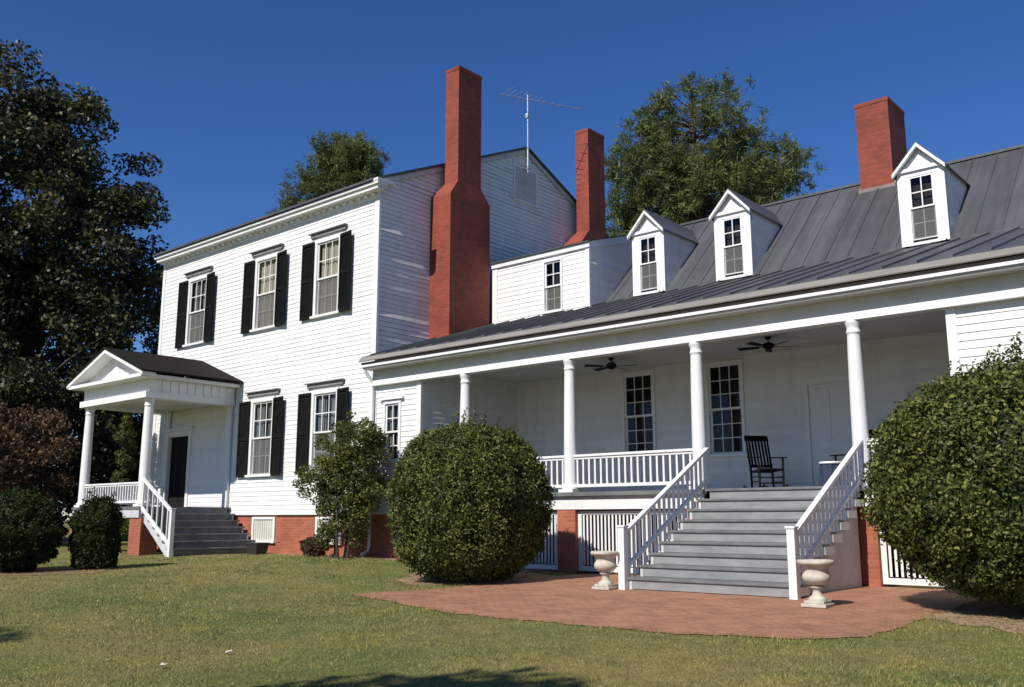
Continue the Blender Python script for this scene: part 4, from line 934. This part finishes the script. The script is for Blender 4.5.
def blob_points(rng, centers, radii, n, squash=.8, shell=.75):
    centers = np.asarray(centers); radii = np.asarray(radii); w = radii ** 2; w = w / w.sum()
    k = rng.choice(len(centers), n, p=w); d = sph(rng, n); r = radii[k] * (rng.uniform(0, 1, n) ** (1 / 2.2) * (1 - shell * .3) + shell * .3 * rng.uniform(.7, 1.1, n))
    o = d * r[:, None]; o[:, 2] *= squash
    return centers[k] + o, d
def tree(name, label, x, y, H_, crown, trunk_r, nclump, clump_r, n, ls, mat, bark, seed, cat='tree', group=None, fork=.35, z0=None, gap=.0, trunks=1, squash=.75, clip=None):
    """crown: list of ellipsoids (cx, cy, cz, rx, ry, rz) relative to the base; clumps of leaves sit at limb ends inside them"""
    rng = np.random.default_rng(seed); z0 = G(x, y) if z0 is None else z0; t = thing(name, label, cat, (x, y, z0), 0, group)
    cs, rs = [], []
    vol = np.array([e[3] * e[4] * e[5] for e in crown]); vol = vol / vol.sum()
    for k in range(nclump):
        e = crown[rng.choice(len(crown), p=vol)]; d = sph(rng, 1)[0]; q = rng.uniform(.15, 1) ** .42
        c = np.array(e[:3]) + d * np.array(e[3:]) * q
        if c[2] < .3: continue
        cs.append(c); rs.append(clump_r * rng.uniform(.55, 1.3))
    cs = np.array(cs); rs = np.array(rs)
    P, d = blob_points(rng, cs, rs, n, squash)
    Nn = d * .5; Nn[:, 2] += .7
    leaves_obj('crown', P, Nn, ls, ls * .6, mat, t, seed + 1, .35)
    m = MB(); r_ = random.Random(seed)
    top = np.array([0, 0, H_ * .8])
    for tr in range(trunks):
        ox, oy = (0, 0) if trunks == 1 else (r_.uniform(-.22, .22), r_.uniform(-.2, .2))
        nseg = 8; sp = []
        for i in range(nseg + 1): s = i / nseg; sp.append((ox * (1 + 1.6 * s) + r_.uniform(-1, 1) * .012 * H_ * s, oy * (1 + 1.6 * s) + r_.uniform(-1, 1) * .012 * H_ * s, H_ * .82 * s - .1 * (1 - s)))
        m.tube(sp, [trunk_r * (1.35 if i == 0 else 1) * (1 - .85 * i / nseg) for i in range(nseg + 1)], 10)
    m.build('trunk', bark, t)
    m = MB()
    for k in range(0, len(cs), max(1, len(cs) // 60)):
        c = cs[k]; hz = max(H_ * .12, min(H_ * .75, c[2] - np.hypot(c[0], c[1]) * .55)); a = np.array([0, 0, hz]); mid = (a + c) / 2 + np.array([0, 0, -.03 * H_]) * r_.uniform(-.5, 1)
        rr_ = trunk_r * (.34 - .2 * hz / H_) * r_.uniform(.6, 1.1); m.tube([a, mid, c], [rr_, rr_ * .6, rr_ * .15], 6, cap=False)
    m.build('limbs', bark, t, fix=False)
    return t
CAMP = np.array([18.489, -15.927, 1.026])
FWD = np.array([-math.sin(YAW) * math.cos(PIT), math.cos(YAW) * math.cos(PIT), math.sin(PIT)]); RGT = np.array([math.cos(YAW), math.sin(YAW), 0])

# the tall dark tree at the far left and its neighbours
tree('broadleaf_tree', 'tall dark broadleaf tree at the left edge, taller than the house', -25.0, 1.2, 22.5,
     [(-1.8, -1.6, 15.3, 4.4, 4.4, 8.0), (0.9, 0.8, 14.0, 4.0, 3.8, 6.4), (2.4, 2.0, 10.8, 3.0, 3.0, 5.2), (-2.5, -2, 9, 4, 4, 6), (0, 0, 5.0, 5.2, 5.2, 4.2)], .45, 460, 1.05, 120000, .235, M['oakleaf'], M['bark'], 31)
tree('broadleaf_tree', 'dark broadleaf tree just behind the left corner of the house', -26.5, 9.0, 14.0,
     [(0, 0, 9.0, 3.6, 3.6, 4.6), (1.4, 1, 4.5, 4.2, 4.2, 4.0)], .28, 120, 1.0, 26000, .24, M['oakleaf'], M['bark'], 32)
tree('broadleaf_tree', 'dark tree seen through the open entry porch', -22.0, 6.5, 8.0,
     [(0, 0, 4.2, 4.0, 3.6, 3.6), (-4, -2, 4.0, 3.5, 3.5, 3.4)], .2, 110, .95, 22000, .20, M['oakleaf'], M['bark'], 33)
tree('small_tree', 'low rust-leaved tree left of the entry porch', -17.0, -2.3, 5.2,
     [(0, 0, 3.0, 2.3, 2.3, 1.9), (-2.4, -1.4, 2.9, 2.0, 2.0, 1.9), (-.6, 0, 1.3, 2.4, 2.0, .9)], .12, 150, .62, 28000, .14, M['redleaf'], M['bark'], 34)
tree('small_tree', 'thin leafy green tree rising beside the right entry column', -10.92, -1.05, 4.9,
     [(0, 0, 3.0, .20, .30, 1.7)], .03, 50, .16, 5000, .07, M['boxwood'], M['bark'], 35)  # set forward and kept tall to shade the wall's left strip
# little tree against the front wall
tree('small_tree', 'slim multi-stemmed green tree against the brick and siding by the downspout', 0.0, -0.95, 3.0,
     [(0.30, 0, 2.65, .85, .7, .85), (-.65, -.1, 1.95, .75, .6, .6), (.65, .1, 1.9, .72, .55, .85), (0.1, 0, 1.35, 1.0, .5, .5), (.35, 0, .95, .6, .4, .45), (-.1, 0, .55, .7, .35, .4)], .04, 185, .25, 24000, .075, M['smalltree'], M['bark'], 36, trunks=4, squash=.7)

# pines
def pine(name, label, x, y, H_, crown, n_tuft, seed, tr=.28, tuft=.33, per=40):
    rng = np.random.default_rng(seed); r_ = random.Random(seed); t = thing(name, label, 'tree', (x, y, 0), 0, 'pines behind the house')
    m = MB(); sp = [(r_.uniform(-.12, .12) * i * .4, r_.uniform(-.12, .12) * i * .4, H_ * .97 * i / 9 - .1) for i in range(10)]; m.tube(sp, [tr * (1 - .85 * i / 9) for i in range(10)], 10); m.build('trunk', M['pinebark'], t)
    vol = np.array([e[3] * e[4] * e[5] for e in crown]) ** .85; vol = vol / vol.sum()
    nb = n_tuft // 7; C = []; m = MB()
    for k in range(nb):
        e = crown[rng.choice(len(crown), p=vol)]; d = sph(rng, 1)[0]; d[2] *= .9
        c = np.array(e[:3]) + d * np.array(e[3:]) * rng.uniform(.25, 1) ** .45
        zt = max(H_ * .3, min(H_ * .95, c[2] - .35 * np.hypot(c[0], c[1]))); i0 = min(8, int(zt / H_ * 9)); a = np.array(sp[i0]); a[2] = zt
        mid = (a + c) / 2 + np.array([0, 0, -.15]); m.tube([a, mid, c], [.06, .04, .015], 5, cap=False)
        for j in range(7): C.append(c + rng.normal(size=3) * np.array([.52, .52, .40]))
    m.build('limbs', M['pinebark'], t, fix=False)
    C = np.array(C); n = len(C) * per; k = np.repeat(np.arange(len(C)), per)
    d = sph(rng, n); d[:, 2] += .25; d /= np.linalg.norm(d, axis=1)[:, None]
    L = tuft * rng.uniform(.6, 1.2, n)[:, None]; s = np.cross(d, rng.normal(size=(n, 3))); s /= np.linalg.norm(s, axis=1)[:, None]; w = .028 * rng.uniform(.7, 1.4, n)[:, None]
    V = np.empty((n, 3, 3)); B_ = C[k] + rng.normal(size=(n, 3)) * .13; V[:, 0] = B_ - s * w; V[:, 1] = B_ + s * w; V[:, 2] = B_ + d * L
    quads('crown', V, M['pine'], t)
    return t
def at_depth(px, py, dep): return CAMP + dep * (FWD + RGT * (px - 512) / 943.61 - np.cross(RGT, FWD) * (py - 343.5) / 943.61)
pa = at_depth(345, 150, 60); pb_ = at_depth(700, 150, 48); pc = at_depth(795, 196, 56)
pine('pine_tree', 'pine showing over the eave of the two-storey block', pa[0], pa[1], 25.6, [(0.2, 0.1, 23.0, 1.7, 1.7, 2.3), (-1.3, -1.1, 21.0, 1.5, 1.5, 1.9), (-2.5, -2.1, 19.9, .8, .8, 1.3), (.6, .5, 20.5, 1.7, 1.7, 2.2)], 1250, 51)
pine('pine_tree', 'largest pine, between the second chimney and the square chimney', pb_[0], pb_[1], 23.4, [(0, 0, 20.2, 3.0, 2.6, 3.0), (-2.0, -1.6, 18.2, 2.3, 2.2, 2.6), (2.6, 2.0, 18.6, 1.9, 1.9, 1.5), (0, 0, 16.5, 4.4, 3.6, 2.8), (-3.0, -2.3, 15.8, 1.8, 1.8, 2.2)], 1950, 52)
pine('pine_tree', 'low pine top showing over the wing roof beside the square chimney', pc[0], pc[1], 20.2, [(-.4, 0, 18.3, 1.9, 1.9, 1.2), (-2, -1, 17, 2.2, 2.2, 1.5)], 650, 53)

# shade trees outside the frame that throw the shadows in the foreground and darken the left trees
tree('broadleaf_tree', 'shade tree standing behind the photographer', 14.5, -21.55, 12.0, [(0, 0, 8.3, 3.0, 2.0, 2.6)], .3, 70, .9, 11000, .25, M['oakleaf'], M['bark'], 61, z0=-.9)
tree('broadleaf_tree', 'shade tree on the lawn left of the photographer', 5.9, -23.7, 12.0, [(0, 0, 8.3, 2.6, 1.9, 2.6)], .3, 60, .9, 10000, .25, M['oakleaf'], M['bark'], 62, z0=-.9)
tree('broadleaf_tree', 'big shade tree on the far left of the lawn', -28.0, -16.0, 24.0, [(0, 0, 15, 7, 5, 8)], .5, 130, 1.6, 26000, .35, M['oakleaf'], M['bark'], 63)

# ------------------------------------------------------------------ grass blades
def grass(n, seed):
    rng = np.random.default_rng(seed)
    # spread over the ground the photo sees: polar about the camera, denser when near
    u = rng.uniform(0, 1, n); dist = 8.0 * (30.0 / 8.0) ** u; ang = rng.uniform(-.56, .56, n)
    f2 = np.array([-math.sin(YAW), math.cos(YAW)]); r2 = np.array([math.cos(YAW), math.sin(YAW)])
    X = CAMP[0] + dist * (np.cos(ang) * f2[0] + np.sin(ang) * r2[0]); Y = CAMP[1] + dist * (np.cos(ang) * f2[1] + np.sin(ang) * r2[1])
    jx, jy = rng.normal(size=n) * .035, rng.normal(size=n) * .035
    keep = np.array([(y < -0.5 and not in_patio(x + a_, y + b_) and not ((in_bed1(x, y) or in_bed2(x, y) or in_bed3(x, y)) and rng.uniform() < .85) and not (-6.6 < x < -4.3 and y > -3) and not (x < -6 and y > -2.9)) for x, y, a_, b_ in zip(X, Y, jx, jy)])
    X, Y, dist = X[keep], Y[keep], dist[keep]; n = len(X)
    Z = np.array([G(x, y) for x, y in zip(X, Y)]) - .003
    # clumps, and longer ragged growth along the paving, the beds and the walls
    edge = np.array([in_patio(x + .07, y + .07) or in_patio(x - .07, y) or in_patio(x, y + .09) or in_patio(x - .09, y - .05) or y > -.75 for x, y in zip(X, Y)])
    clump = (np.sin(X * 5.1 + 1.7 * np.sin(Y * 3.3)) * np.sin(Y * 4.7 + 1.3 * np.sin(X * 2.9))) > .80
    patch = .5 + .5 * np.sin(X * .8 + np.sin(Y * .7) * 2) * np.sin(Y * 1.1 + X * .3)
    h = rng.uniform(.012, .034, n) * (.7 + .6 * patch) * np.where(edge, 2.0, 1.0) * np.where(clump, 1.7, 1.0); w = .0032 * (dist / 9) * rng.uniform(.8, 1.4, n); a = rng.uniform(0, 6.28, n); lean = rng.normal(size=(n, 2)) * .02
    V = np.empty((n, 3, 3)); V[:, 0] = np.stack([X - np.cos(a) * w, Y - np.sin(a) * w, Z], 1); V[:, 1] = np.stack([X + np.cos(a) * w, Y + np.sin(a) * w, Z], 1); V[:, 2] = np.stack([X + lean[:, 0], Y + lean[:, 1], Z + h], 1)
    o = quads('grass', V, M['blade'], None); tag(o, 'short dry green grass of the front lawn', 'grass', kind='stuff')
grass(260000, 71)

def straw(n, seed):
    rng = np.random.default_rng(seed); pts = []
    for (x0, x1, y0, y1, f) in ((3.9, 7.6, -4.6, -.1, in_bed1), (14.2, 17.6, -5.0, -.1, in_bed2), (-4.3, -0.9, -7.9, -5.6, in_bed3)):
        for k in range(n): 
            x, y = rng.uniform(x0, x1), rng.uniform(y0, y1)
            if f(x + rng.normal() * .1, y + rng.normal() * .1) and not in_patio(x, y): pts.append((x, y))
    P = np.array(pts); n = len(P); a = rng.uniform(0, 6.28, n); L = rng.uniform(.05, .13, n); w = .005
    Z = np.array([G(x, y) for x, y in P]) + .008 + rng.uniform(0, .012, n)
    V = np.empty((n, 3, 3)); V[:, 0] = np.stack([P[:, 0] - np.sin(a) * w, P[:, 1] + np.cos(a) * w, Z], 1); V[:, 1] = np.stack([P[:, 0] + np.sin(a) * w, P[:, 1] - np.cos(a) * w, Z], 1); V[:, 2] = np.stack([P[:, 0] + np.cos(a) * L, P[:, 1] + np.sin(a) * L, Z + rng.uniform(-.004, .02, n)], 1)
    o = quads('pine_straw', V, M['strawneedle'], None); tag(o, 'dry tan pine straw lying under the shrubs', 'pine straw', kind='stuff')
straw(9000, 72)
